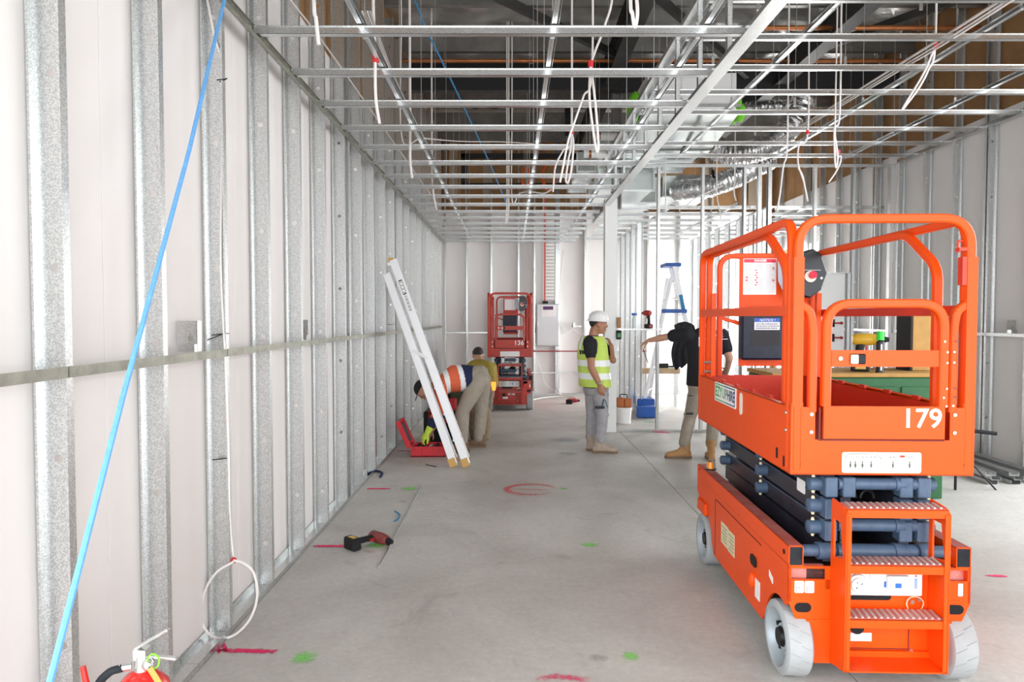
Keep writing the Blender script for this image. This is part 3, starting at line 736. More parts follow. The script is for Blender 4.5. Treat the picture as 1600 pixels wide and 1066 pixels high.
        mb.box(min(x, x - sx * .018), max(x, x - sx * .018), y0, y0 + .004, .128, .79)
        mb.build('ladder_plate', O, t)
    for z in (.811, .577, .349):
        mb = MB(); mb.box(-.202, .207, -.14, -.136, z - .036, z); mb.box(-.202, .207, -.14, -.03, z - .004, z); mb.box(-.202, .207, -.034, -.03, z - .03, z)
        st = mb.build('ladder_step', O, t)
        mb = MB(); mb.box(-.198, .203, -.132, -.034, z, z + .0012); mb.build('worn_tread', tread_red, st)
        mb = MB()
        for i in range(15):
            x = -.185 + i * .026
            mb.add([(x + a, b, z + c) for (a, b) in ((0, -.126), (.010, -.126), (.022, -.042), (.012, -.042)) for c in (.001, .006)], [(0, 1, 3, 2), (2, 3, 5, 4), (4, 5, 7, 6), (6, 7, 1, 0), (1, 7, 5, 3), (0, 2, 4, 6)])
        mb.build('tread_grip', treadn, st)
    # ---------------- scissor pack
    for sx in (-1, 1):
        for k, z in enumerate((.862, .765, .668, .571)):
            dz = .022
            for q, (xa, xb) in enumerate(((.178, .222), (.105, .149))):
                s = 1 if (k + q) % 2 == 0 else -1; mb = MB()
                mb.bar((sx * (xa + xb) / 2, .05, z + s * dz * .2), (sx * (xa + xb) / 2, 1.60, z - s * dz * .2), xb - xa, .084)
                a = mb.build('scissor_arm', darkarm, t)
                if q == 0 and k < 3:
                    mb = MB(); mb.bar((sx * (xb + .001), .10, z + .038), (sx * (xb + .001), 1.56, z + .038), .003, .004); mb.build('arm_edge', slate, a)
                    for yy in (.09, .80, 1.52):
                        mb = MB(); mb.cyl((sx * xb, yy, z), (sx * (xb + .05), yy, z), .032, .030, 16); mb.cyl((sx * (xb + .05), yy, z), (sx * (xb + .055), yy, z), .030, .022, 16)
                        pv = mb.build('pivot_cap', slate, t, True)
                        for zz in (-1, 1): mb = MB(); mb.cyl((sx * (xb + .03), yy, z + zz * .030), (sx * (xb + .03), yy, z + zz * .042), .009, .006, 8); mb.build('grease_nipple', pinkl, pv, True)
        for z in (.862, .765, .668):
            mb = MB(); mb.box(*sorted((sx * .172, sx * .225)), .02, .085, z - .045, z + .043)
            mb.build('knuckle_block', slate if near else black, t, bevel=.004)
            if z > .8 or sx > 0: mb = MB(); mb.box(*sorted((sx * .095, sx * .150)), .02, .085, z - .045, z + .043); mb.build('knuckle_block', slate if near else white_p, t, bevel=.004)
    for z, r in ((.872, .026), (.69, .028), (.572, .033)):
        mb = MB(); mb.cyl((-.165, .05, z), (.175, .05, z), r, n=20); mb.cyl((.08, .05, z), (.12, .05, z), r + .006, n=20); mb.build('cross_tube', slate, t, True)
    for s_ in (-1, 1): mb = MB(); mb.cyl((s_ * .335, .06, .570), (s_ * .16, .06, .570), .026, n=18); mb.cyl((s_ * .245, .06, .570), (s_ * .19, .06, .570), .038, n=20); mb.build('base_pivot_tube', slate, t, True)
    mb = MB(); mb.bar((-.12, .3, .60), (.10, .75, .72), .05, .05); mb.build('lift_cylinder', steel, t)
    for x in (-.08, 0):
        mb = MB(); mb.tube([(x + .03 * cos(a / 8 * pi), .12, .79 + .035 * sin(a / 8 * pi)) for a in range(9)], .007, 6); mb.build('hydraulic_hose', black, t, True)
    if near: mb = MB(); mb.prism(rrect(.30, .80, .10, .062, .008), 'x', -.2250, -.2235); mb.build('arm_label', lab, t)
    # ---------------- platform
    mb = MB(); mb.box(-.37, .37, .01, L, .975, .985); mb.build('deck', mat('dusty_red_deck', (.38, .05, .03), .6), t)
    ZB, ZT = .922, 1.215
    for sx in (-1, 1):
        xs_ = sorted((sx * HW, sx * (HW - .006)))
        mb = MB(); mb.box(*xs_, 0, L, ZB, ZT); mb.box(*sorted((sx * (HW - .03), sx * HW)), 0, L, ZT - .004, ZT); mb.box(*sorted((sx * (HW - .03), sx * HW)), 0, L, ZB, ZB + .004)
        sp = mb.build('platform_side', O, t)
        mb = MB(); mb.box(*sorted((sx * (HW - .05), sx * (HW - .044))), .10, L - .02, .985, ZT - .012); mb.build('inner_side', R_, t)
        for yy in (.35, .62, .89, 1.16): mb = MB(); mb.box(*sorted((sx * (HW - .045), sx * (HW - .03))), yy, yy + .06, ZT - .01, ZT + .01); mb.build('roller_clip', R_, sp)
        if sx < 0:
            xo = -HW - .001
            mb = MB(); mb.prism(rrect(1.02, 1.155, .44, .115, .008), 'x', xo - .003, xo); mb.build('hire_sign', lab, sp)
            if near:
                gr = mat('sign_green', (.03, .35, .06), .5); nv = mat('sign_navy', (.015, .03, .12), .5)
                RT = (radians(90), 0, radians(-90))
                tx = text('sign_lettering', 'EZY', .085, gr, (xo - .0035, 1.15, 1.155), RT, sp, bold=.0012, sx=.95)
                tx = text('sign_lettering', 'UP', .085, mat('sign_grey_green', (.16, .30, .17), .5), (xo - .0035, 1.022, 1.155), RT, sp, bold=.0012, sx=.95)
                tx = text('sign_lettering', 'HIRE', .085, nv, (xo - .0035, .895, 1.155), RT, sp, bold=.0012, sx=.86)
                mb = MB(); mb.box(xo - .004, xo - .003, 1.02, 1.22, 1.198, 1.204); mb.box(xo - .004, xo - .003, .98, 1.22, 1.106, 1.112); mb.box(xo - .004, xo - .003, 1.217, 1.223, 1.108, 1.204); mb.build('sign_border', gr, sp)
                mb = MB(); mb.box(xo - .004, xo - .003, .82, 1.02, 1.198, 1.204); mb.box(xo - .004, xo - .003, .82, .98, 1.106, 1.112); mb.box(xo - .004, xo - .003, .817, .823, 1.108, 1.204); mb.build('sign_border', nv, sp)
            mb = MB(); mb.prism(stad(.71, 1.14, .045, .12), 'x', xo - .003, xo); mb.build('document_window', cream, sp)
            mb = MB(); mb.prism(stad(.16, .985, .020, .05), 'x', xo - .002, xo); mb.prism(stad(.07, .965, .022, .05), 'x', xo - .002, xo); mb.build('slot_hole', black, sp)
    mb = MB(); mb.box(-HW, HW, -.003, .003, ZB, 1.075)
    for sx in (-1, 1): mb.box(*sorted((sx * .285, sx * HW)), -.003, .003, 1.075, ZT)
    mb.box(-HW, HW, -.003, .03, ZB, ZB + .004)
    rp = mb.build('rear_plate', O, t)
    for sx in (-1, 1):
        mb = MB(); mb.cyl((sx * .358, -.0045, .968), (sx * .358, -.003, .968), .0135, n=16); mb.build('hole_disc', black, rp, True)  # black disc stands for the darkness of an open hole in the plate
        for z in (1.185, 1.108):
            mb = MB(); mb.cyl((sx * .302, -.009, z), (sx * .302, -.003, z), .0078, .006, 10); mb.build('bolt', steel, rp, True)
            mb = MB(); mb.cyl((sx * (HW + .008), .05, z), (sx * HW, .05, z), .008, .009, 10); mb.build('bolt', steel, rp, True)
    mb = MB(); mb.prism(rrect(-.002, .977, .335, .090, .010), 'y', -.006, -.003); lb = mb.build('load_label', cream if near else lab, rp)
    if near:
        mb = MB()
        for x in (-.134, -.113, -.083, -.046, .046, .116):
            mb.cyl((x, -.0068, .978), (x, -.006, .978), .0035, n=8); mb.box(x - .004, x + .004, -.0068, -.006, .957, .973); mb.box(x - .001, x + .001, -.0068, -.006, .949, .986)
        for (x, w_) in ((-.13, .01), (-.11, .008), (-.085, .01), (-.07, .008), (-.05, .008), (-.035, .01), (.03, .01), (.045, .01), (.11, .008), (.12, .01)): mb.box(x, x + w_, -.0068, -.006, 1.000, 1.003)
        mb.tube([(-.16, -.0065, .995), (-.14, -.0065, 1.014), (-.025, -.0065, 1.014), (-.002, -.0065, .993)], .0013, 4); mb.bar((-.15, -.0065, .944), (-.15, -.0065, .99), .0012, .001); mb.bar((-.008, -.0065, .944), (-.008, -.0065, .99), .0012, .001)
        mb.build('label_print', mat('label_ink', (.10, .12, .10), .6), rp)
        mb = MB(); mb.prism(stad(.085, 1.005, .022, .010), 'y', -.0072, -.006); mb.build('label_mark', mat('label_red', (.7, .05, .02), .5), rp)
    # end wall of platform at the front
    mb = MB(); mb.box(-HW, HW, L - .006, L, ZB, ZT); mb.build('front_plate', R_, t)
    # ---------------- guard rails
    q = .0185
    ZR_ = 2.025
    mb = MB(); mb.tube(rounded([(-.362, .012, ZB + .02), (-.362, .012, ZR_), (.362, .012, ZR_), (.362, .012, ZB + .02)], .125, 8), q, sq=True, up=(0, 1, 0)); mb.build('rear_hoop', O, t, True)
    for sx in (-1, 1):
        # reinforcing sleeve of hoop
        mb = MB(); mb.box(*sorted((sx * .338, sx * HW)), -.006, .032, ZT, 1.235); mb.box(*sorted((sx * .3415, sx * .385)), -.008, .034, ZT, 1.86); mb.build('post_sleeve', O, t)
        mb = MB(); mb.tube(rounded([(sx * .352, .012, 1.66), (sx * .308, .012, 1.63), (sx * .296, .012, 1.55), (sx * .296, .012, ZT - .02)], .05, 4), .017, sq=True, up=(0, 1, 0)); gp = mb.build('gate_post', O, t, True)
        for z in (1.50, 1.455, 1.41, 1.30, 1.262, 1.225):
            if sx > 0:
                mb = MB(); mb.cyl((sx * .297 + random.choice((-.006, .006)), -.012, z), (sx * .297, -.004, z), .0045, n=8); mb.build('bolt', steel, gp, True)
        # outer side frame
        x = sx * .372
        mb = MB(); mb.tube(rounded([(x, .05, ZB + .02), (x, .05, ZR_), (x, L - .03, ZR_), (x, L - .03, ZB + .02)], .10, 6), q, sq=True, up=(1, 0, 0)); mb.build('side_frame', O, t, True)
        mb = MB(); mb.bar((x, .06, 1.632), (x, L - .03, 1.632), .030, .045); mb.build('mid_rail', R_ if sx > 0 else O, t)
        # inner frame of the roll-out deck
        x = sx * .336
        mb = MB(); mb.tube(rounded([(x, .20, 1.0), (x, .20, 1.83), (x, .47, ZR_ - .012), (x, L - .07, ZR_ - .012), (x, L - .07, 1.0)], .075, 6), q, sq=True, up=(1, 0, 0)); mb.build('extension_frame', O, t, True)
        mb = MB(); mb.bar((x, L - .17, 1.22), (x, L - .17, 1.76), .03, .03); mb.build('slide_post', O, t)
        for z in (1.25, 1.31):
            mb = MB(); mb.cyl((sx * .39, L - .17, z), (sx * .35, L - .17, z), .010, n=8); mb.build('bolt', steel, t, True)
    if near:
        mb = MB(); mb.prism(rrect(L - .03, 1.44, .022, .065, .003), 'x', -.372 - .022, -.372 - .0195); mb.build('frame_sticker', lab, t)
        mb = MB(); mb.prism(rrect(L - .03, 1.44, .016, .03, .003), 'x', -.372 - .0232, -.372 - .022); mb.build('frame_sticker', mat('pink_print', (.8, .35, .35), .5), t)
        mb = MB(); mb.tube(rounded([(.335, .02, 1.93), (.315, .02, 1.93), (.315, .02, 1.88)], .01), .005, 6); mb.box(.322, .345, -.005, .03, 1.74, 1.86); mb.box(.31, .345, .0, .03, 1.885, 1.90); mb.build('gate_latch', R_, t)
    # front hoop with notice panel
    y = L - .045
    mb = MB(); mb.tube(rounded([(-.262, y, ZT), (-.262, y, 2.012), (.30, y, 2.012), (.30, y, ZT)], .09, 6), .017, sq=True, up=(0, 1, 0)); mb.build('front_hoop', O, t, True)
    mb = MB(); mb.tube(rounded([(-.30, y, 1.66), (-.25, y, 1.60), (-.12, y, 1.56)], .05), .012, sq=True, up=(0, 1, 0)); mb.build('stay', O, t, True)
    mb = MB(); mb.box(-.135, .155, y - .008, y - .002, 1.28, 2.005); bp_ = mb.build('notice_panel', O, t)
    mb = MB(); mb.box(-.112, .105, y - .011, y - .008, 1.755, 1.995); mb.build('danger_notice', lab, bp_)
    mb = MB(); mb.box(-.108, .101, y - .012, y - .011, 1.968, 1.991); mb.build('notice_header', redl, bp_)
    if near:
        text('notice_lettering', 'DANGER', .020, whink, (0, y - .0125, 1.980), (radians(90), 0, 0), bp_, bold=.0006)
        mb = MB(); rnd = random.Random(3)
        for c in range(3):
            for r in range(24):
                x0 = -.104 + c * .070; mb.box(x0, x0 + .062 * rnd.uniform(.5, 1), y - .0115, y - .0109, 1.765 + r * .0082, 1.7672 + r * .0082)
        mb.build('notice_print', mat('grey_print', (.45, .45, .5), .6), bp_)
        mb = MB()
        for r in range(7): mb.prism(stad(-.030 + .008 * (r % 2), 1.82 + r * .016, .014, .006, 2), 'y', y - .0125, y - .0115)
        for (x, z) in ((-.09, 1.85), (.085, 1.93), (.085, 1.85), (-.088, 1.87)): mb.prism(stad(x, z, .014, .010, 2), 'y', y - .0125, y - .0115)
        mb.build('notice_mark', redl, bp_)
    mb = MB(); mb.box(-.142, .145, y - .095, y - .012, 1.325, 1.655); mbx = mb.build('manual_box', mat('black_blue_plastic', (.010, .015, .034), .38, var=.4, vscale=30, spec=.3), t, bevel=.012)
    mb = MB(); mb.ball((0, y - .05, 1.655), .13, 16, 6, sc=(1, .28, .14)); mb.build('box_lid', black, mbx, True)
    if near:
        mb = MB(); mb.box(-.062, .102, y - .0985, y - .095, 1.522, 1.598); mb.build('notice_plate', lab, mbx)
        mb = MB(); mb.box(-.062, .102, y - .0995, y - .0985, 1.573, 1.598); mb.build('notice_band', bluel, mbx)
        text('notice_lettering', 'NOTICE !', .024, whink, (.02, y - .1, 1.585), (radians(90), 0, 0), mbx, shear=.2)
        mb = MB(); rnd = random.Random(5)
        for r in range(3):
            x0 = -.052
            while x0 < .085: ww = rnd.uniform(.004, .014); mb.box(x0, x0 + ww, y - .0995, y - .0983, 1.530 + r * .0135, 1.537 + r * .0135); x0 += ww + .003
        mb.build('notice_print', mat('dark_print', (.12, .15, .25), .6), mbx)
        mb = MB(); mb.box(-.08, .10, y - .0975, y - .095, 1.42, 1.51); mb.build('label_window', ink, mbx)
    # controller
    cx, cy, cz = .245, L - .30, 1.88
    mb = MB(); hexp = [(cx - .07, cz + .13), (cx + .0, cz + .155), (cx + .055, cz + .12), (cx + .095, cz + .0), (cx + .06, cz - .10), (cx - .01, cz - .155), (cx - .07, cz - .14)]
    mb.prism(hexp, 'y', cy, cy + .13); cb = mb.build('control_box', mat('glossy_black', (.010, .011, .015), .25, spec=.3), t, bevel=.008)
    mb = MB(); mb.cyl((cx - .015, cy - .012, cz - .02), (cx - .015, cy, cz - .02), .036, n=20); mb.build('stop_ring', cream, cb, True)
    mb = MB(); mb.cyl((cx - .008, cy - .035, cz - .01), (cx - .01, cy - .010, cz - .015), .024, .020, n=18); mb.build('stop_button', redl, cb, True)
    mb = MB(); mb.bar((cx - .06, cy - .001, cz + .02), (cx + .05, cy - .001, cz + .02), .003, .002); mb.cyl((cx + .055, cy - .004, cz - .03), (cx + .055, cy, cz - .03), .008, n=8); mb.build('panel_trim', white_p, cb)
    mb = MB(); mb.prism([(cx - .16, cz + .10), (cx - .10, cz + .12), (cx - .085, cz - .08), (cx - .11, cz - .13), (cx - .155, cz - .04)], 'y', cy + .16, cy + .17); mb.build('shield_plate', mat('grey_shield', (.35, .36, .42), .4, .3), cb)
    # ---------------- gate
    gx0, gx1, gz0, gz1 = -.247, .243, 1.095, 1.662
    gt = MB(); gt.tube(rounded([(gx0, -.012, 1.222), (gx0, -.012, gz1), (gx1, -.012, gz1), (gx1, -.012, 1.222)], .105, 8), .0185, sq=True, up=(0, 1, 0)); g = gt.build('entry_gate', O, t, True)
    mb = MB(); mb.box(-.235, .232, -.020, -.004, 1.392, 1.462); mb.build('gate_bar', O, g)
    mb = MB(); mb.box(-.256, .252, -.022, -.010, 1.082, 1.222); gp = mb.build('gate_panel', O, g)
    mb = MB(); mb.box(-.270, .262, -.0045, -.0032, 1.070, 1.076); mb.box(-.270, -.262, -.0045, -.0032, 1.070, 1.215); mb.build('gate_gap', mats_seam, t)
    mb = MB(); mb.box(-.15, -.085, -.028, -.020, 1.403, 1.447); mb.build('latch_recess', black, g, bevel=.004)
    mb = MB(); mb.box(-.150, -.118, -.034, -.026, 1.405, 1.444); mb.build('latch_tongue', cream, g, bevel=.003)
    mb = MB(); mb.cyl((-.192, -.028, 1.427), (-.192, -.020, 1.427), .009, .007, 10); mb.build('bolt', steel, g, True)
    for z in (1.50, 1.455, 1.41, 1.30, 1.262, 1.225):
        mb = MB(); xx = .243 + random.choice((-.006, .006)); mb.cyl((xx, -.036, z), (xx, -.030, z), .0045, n=8); mb.build('bolt', steel, g, True)
    text('fleet_number', number, .115, whink, (.155, -.0225, 1.168), (radians(90), 0, 0), gp, bold=.0016)
    for x in (-.2505, .2505):
        pass
    return t
mats_seam = mat('hatch_seam_dark', (.15, .012, .005), .6); mats_seamg = mat('seam_grey', (.4, .4, .4), .6)
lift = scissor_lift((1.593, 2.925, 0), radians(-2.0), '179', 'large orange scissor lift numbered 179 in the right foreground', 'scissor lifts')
# beacon on the base beam
mb = MB(); mb.cyl((0, 0, 0), (0, 0, .008), .035, n=16); bk = thing('warning_beacon', (0, 0, 0)); bk.parent = lift; bk.location = (-.345, 1.50, .609)
mb.build('base', black, bk, True); mb = MB(); mb.cyl((0, 0, .008), (0, 0, .05), .024, .020, 14); mb.build('lens', amber, bk, True)
mb = MB()
for k in range(4): a = k * pi / 2 + .4; mb.tube(rounded([(.033 * cos(a), .033 * sin(a), 0), (.033 * cos(a), .033 * sin(a), .06), (0, 0, .064)], .015), .002, 4)
mb.build('cage', steel, bk, True)
shaded_far = mat('shaded_lift_enamel', (0.50, 0.035, 0.016), 0.45, var=.1, vscale=4); shaded_far2 = mat('shaded_lift_inner', (0.36, 0.02, 0.012), 0.5)  # same orange lift; the shade at the back is put into these redder colours
scissor_lift((-.035, 11.80, 0), 0, '136', 'smaller-looking shade-reddened orange scissor lift numbered 136 parked by the back wall', 'scissor lifts', near=False, m_o=shaded_far, m_r=shaded_far2)
# ================================================================== PEOPLE
skin = mat('tanned_skin', (0.42, 0.20, 0.12), 0.55, var=.08, vscale=20)
skin2 = mat('fair_skin', (0.55, 0.30, 0.20), 0.55, var=.08, vscale=20)
hair_m = mat('dark_hair', (0.02, 0.015, 0.012), 0.6, bump=.6, bscale=200)
eye_m = mat('eye_white', (0.8, 0.78, 0.75), 0.3); pupil = mat('dark_pupil', (0.02, 0.012, 0.01), 0.3)
greyp_cloth = mat('grey_work_cloth', (0.36, 0.345, 0.36), 0.9, var=.12, vscale=14, bump=.5, bscale=45)
khaki = mat('khaki_work_cloth', (0.33, 0.28, 0.225), 0.9, var=.15, vscale=14, bump=.5, bscale=45)
khaki2 = mat('grey_khaki_cloth', (0.37, 0.325, 0.265), 0.9, var=.12, vscale=14, bump=.5, bscale=45)
blackcloth = mat('black_cotton', (0.012, 0.012, 0.016), 0.9, bump=.4, bscale=40)
lime = mat('lime_safety_vest', (0.56, 0.72, 0.13), 0.7, var=.05, vscale=10, bump=.3, bscale=30)
reflect = mat('silver_reflective_tape', (0.88, 0.90, 0.90), 0.35, bump=.1, bscale=60)
vorange = mat('orange_work_shirt', (0.72, 0.13, 0.055), 0.8, bump=.3, bscale=35)
navy = mat('navy_work_shirt', (0.012, 0.018, 0.07), 0.85, bump=.4, bscale=35)
olive = mat('olive_yellow_shirt', (0.34, 0.25, 0.035), 0.85, var=.2, vscale=12, bump=.4, bscale=35)
boot_grey = mat('pale_suede_boot', (0.42, 0.34, 0.27), 0.85, var=.15, vscale=25)
boot_tan = mat('tan_suede_boot', (0.45, 0.24, 0.10), 0.85, var=.18, vscale=25)
boot_brown = mat('brown_leather_boot', (0.20, 0.12, 0.07), 0.7, var=.2, vscale=25)
sole_m = mat('boot_sole', (0.20, 0.13, 0.08), 0.8)
gloves = mat('yellow_glove', (0.62, 0.78, 0.08), 0.7)
V = Vector
def limb(mb, pts, rad, n=12, balls=True):
    pts = [V(p) for p in pts]
    mb.tube(pts, rad, n)
    if balls:
        for p, r in zip(pts, rad): mb.ball(p, r * .995, n, 8)
def frame(fwd, up):
    fwd = V(fwd).normalized(); up = V(up); r = fwd.cross(up).normalized(); up = r.cross(fwd).normalized()
    return Matrix((r, fwd, up)).transposed()
def head(mb, c, fwd, up, jaw=1.0):
    R = frame(fwd, up); c = V(c)
    def L(x, y, z): return c + R @ V((x, y, z))
    mb.ball(L(0, -.010, .030), 1, 18, 14, sc=(.077, .097, .088), R=R)
    mb.loft([(L(0, .022, z), R @ V((1, 0, 0)), R @ V((0, 1, 0)), a, b) for z, a, b in ((.06, .062, .070), (.02, .068, .074), (-.02, .067, .072), (-.055, .060 * jaw, .068), (-.085, .048 * jaw, .058), (-.110, .030 * jaw, .040))], 16)
    mb.ball(L(0, .070, -.098), .020, 10, 8, sc=(1.2, .9, .8), R=R)                                  # chin
    mb.loft([(L(0, y, z), R @ V((1, 0, 0)), R @ V((0, .5, .86)), a, b) for y, z, a, b in ((.088, .022, .009, .008), (.102, -.004, .010, .010), (.114, -.026, .015, .011), (.096, -.036, .013, .007))], 8)
    mb.ball(L(0, .093, .036), 1, 12, 6, sc=(.052, .012, .010), R=R)                                 # brow
    mb.ball(L(0, .092, -.058), 1, 12, 6, sc=(.024, .010, .006), R=R); mb.ball(L(0, .090, -.069), 1, 12, 6, sc=(.020, .010, .007), R=R)
    for s in (-1, 1):
        mb.ball(L(s * .077, -.008, -.004), 1, 10, 8, sc=(.010, .018, .032), R=R)
        mb.ball(L(s * .045, .068, -.02), .024, 10, 6, R=R)                                          # cheek
def eyes(parent, c, fwd, up):
    R = frame(fwd, up); c = V(c)
    for s in (-1, 1):
        mb = MB(); mb.ball(c + R @ V((s * .030, .0765, .010)), .0120, 12, 8); e = mb.build('eye', eye_m, parent, True, world=True)
        mb = MB(); mb.ball(c + R @ V((s * .030, .0855, .010)), .0052, 8, 6); mb.build('pupil', pupil, e, True, world=True)
def hair(parent, c, fwd, up, m=None, low=-.03, grow=.008):
    R = frame(fwd, up); c = V(c); mb = MB(); n = 20; vs = []; fs = []; rings = 10
    for i in range(rings + 1):
        ph = (i / rings) * 2.35
        for j in range(n):
            an = 2 * pi * j / n; back = -sin(an)      # y towards the face is sin
            lim = 1.15 + 1.15 * max(0, back) + .35 * abs(cos(an)) * (back > -.2); p_ = min(ph, lim * 1.0)
            p = V((sin(p_) * cos(an) * (.077 + grow), sin(p_) * sin(an) * (.097 + grow) - .010, cos(p_) * (.088 + grow) + .030)); vs.append(c + R @ p)
    for i in range(rings):
        for j in range(n): fs.append((i * n + j, i * n + (j + 1) % n, (i + 1) * n + (j + 1) % n, (i + 1) * n + j))
    mb.add(vs, fs); return mb.build('hair', m or hair_m, parent, True, world=True)
def hand(mb, w, d, nrm, curl=.45, s=1.0, spread=.1, thumb_side=1, grow=0.0):
    """w wrist, d finger direction, nrm palm normal (towards which the fingers curl)"""
    w = V(w); d = V(d).normalized(); nrm = V(nrm); nrm = (nrm - d * nrm.dot(d)).normalized(); sd = d.cross(nrm) * thumb_side
    mb.loft([(w + d * t * s, sd, nrm, a * s + grow, b * s + grow) for t, a, b in ((-.02, .026, .020), (.0, .027, .019), (.03, .036, .017), (.065, .042, .016), (.092, .041, .013))], 12)
    for k, (o, ln_, r) in enumerate(((.031, .072, .0092), (.0105, .080, .0095), (-.0105, .074, .0092), (-.030, .058, .0082))):
        p = w + (d * .082 + sd * o) * s; dd = (d + sd * o * spread * 10).normalized(); pts = [w + (d * .05 + sd * o * .8) * s, p]; ax = dd.cross(nrm)
        c = curl * (1 + .12 * k)
        for q, fr in enumerate((.45, .31, .24)):
            dd = (Matrix.Rotation(-c if q else -c * .7, 3, dd.cross(nrm) * -1) @ dd); p = p + dd * ln_ * fr * s; pts.append(p)
        mb.tube(pts, [r * s + grow, r * s + grow, r * .95 * s + grow, r * .9 * s + grow, r * .75 * s + grow], 8); mb.ball(pts[-1], r * .75 * s + grow, 8, 6)
    p0 = w + (d * .018 + sd * .020) * s; p1 = w + (d * .045 + sd * .052 + nrm * .012) * s; p2 = p1 + (d * .030 + sd * .012 + nrm * .014) * s; p3 = p2 + (d * .024 + nrm * .014) * s
    mb.tube([p0, p1, p2, p3], [.014 * s + grow, .012 * s + grow, .0105 * s + grow, .008 * s + grow], 8); mb.ball(p3, .008 * s + grow, 8, 6)
def boot(parent, ank, dirv, m, up=None, L_=.29, shaft=.13):
    """ank: ankle point; the sole lies at z=0"""
    ank = V(ank); d = V((dirv[0], dirv[1], 0)).normalized(); s = V((-d.y, d.x, 0)); z = V((0, 0, 1)); o = V((ank.x, ank.y, 0)); mb = MB()
    def P_(t, h): return o + d * t + z * h
    mb.loft([(P_(t, h), s, z, a, b) for t, h, a, b in ((-.085, .045, .025, .035), (-.07, .052, .038, .046), (-.02, .062, .041, .056), (.04, .060, .043, .054), (.10, .048, .050, .042), (.15, .042, .052, .036), (.185, .038, .044, .031), (.205, .034, .026, .022))], 14)
    mb.loft([(o + d * (-.02) + (ank - o) * f_ + z * 0, s, d, a, b) for f_, a, b in ((.4, .042, .055), (.8, .044, .056), (1.15, .047, .056), (1.6, .052, .058))], 14)
    for k in range(5): mb.bar(P_(.055 - k * .010, .098 + k * .014) - s * .025, P_(.055 - k * .010, .098 + k * .014) + s * .025, .010, .008)
    b = fuse(mb, 'boot', m, parent, .007, 2)
    mb = MB(); out = []
    for t, a in ((-.092, .02), (-.085, .034), (-.03, .036), (.03, .036), (.10, .050), (.16, .050), (.195, .036), (.212, .014)): out.append((t, a))
    poly = [o + d * t + s * a for t, a in out] + [o + d * t - s * a for t, a in out[::-1]]; n = len(poly)
    mb.add([p + z * .001 for p in poly] + [p + z * .026 for p in poly], [tuple(range(n)), tuple(range(n, 2 * n))] + [(i, (i + 1) % n, n + (i + 1) % n, n + i) for i in range(n)])
    mb.build('sole', sole_m, b, world=True)
def trousers(parent, pel, lat, fw, hips, knees, ankles, m, g=.0, wide=1.0, waist=None):
    mb = MB(); pel = V(pel); up = V(lat).cross(V(fw)).normalized()
    if up.z < 0: up = -up
    mb.loft([(pel + up * h, lat, fw, a, b) for h, a, b in ((.13, .160, .118), (.06, .168, .125), (-.02, .172, .128), (-.08, .150, .115))], 18)
    for h, k, a in zip(hips, knees, ankles):
        h, k, a = V(h), V(k), V(a)
        limb(mb, [h, h.lerp(k, .5), k, k.lerp(a, .35), a + (k - a) * .10], [.098 * wide, .086 * wide, .068 * wide, .070 * wide, .062 * wide], 14)
        n_ = (a - k).normalized()
        for q, t in enumerate((.72, .82, .90)):   # folds gathered over the boot
            c = k.lerp(a, t); mb.ball(c, .067 * wide + .004 * (q % 2), 12, 6, sc=(1, 1, .25))
        for t in (.12, .9): c = h.lerp(k, t); mb.ball(c + V(fw) * .01, .085 * wide if t > .5 else .10, 12, 6, sc=(1, 1, .3))
    return fuse(mb, 'trousers', m, parent, .010, 2)
def body_core(mb, pel, chest, neck, lat_h, lat_s, fw_h, fw_s, hips, knees, ankles):
    mb.loft([(V(pel), lat_h, fw_h, .145, .10), (V(pel).lerp(V(chest), .5), V(lat_h) + V(lat_s), V(fw_h) + V(fw_s), .135, .095), (chest, lat_s, fw_s, .155, .105), (V(chest).lerp(V(neck), .7), lat_s, fw_s, .13, .08), (neck, lat_s, fw_s, .055, .055)], 16)
    for h, k, a in zip(hips, knees, ankles): limb(mb, [h, k, V(a)], [.078, .052, .040]); mb.ball(V(a) + V((0, 0, -.03)), .04, 10, 8)
def shirt_mesh(mb, pel, chest, neck, lat_h, lat_s, fw_h, fw_s, g=.0, hem=0.0, sh_w=.185):
    pel, chest, neck = V(pel), V(chest), V(neck)
    lo = pel + (pel - chest).normalized() * hem
    mb.loft([(lo, lat_h, fw_h, .165 + g, .125 + g), (pel.lerp(chest, .3), lat_h, fw_h, .165 + g, .128 + g), (pel.lerp(chest, .6), V(lat_h) + V(lat_s), V(fw_h) + V(fw_s), .165 + g, .128 + g), (chest, lat_s, fw_s, .178 + g, .128 + g), (chest.lerp(neck, .5), lat_s, fw_s, sh_w + g, .112 + g), (chest.lerp(neck, .80), lat_s, fw_s, .145 + g * .8, .085 + g * .5), (neck, lat_s, fw_s, .066, .066)], 20)

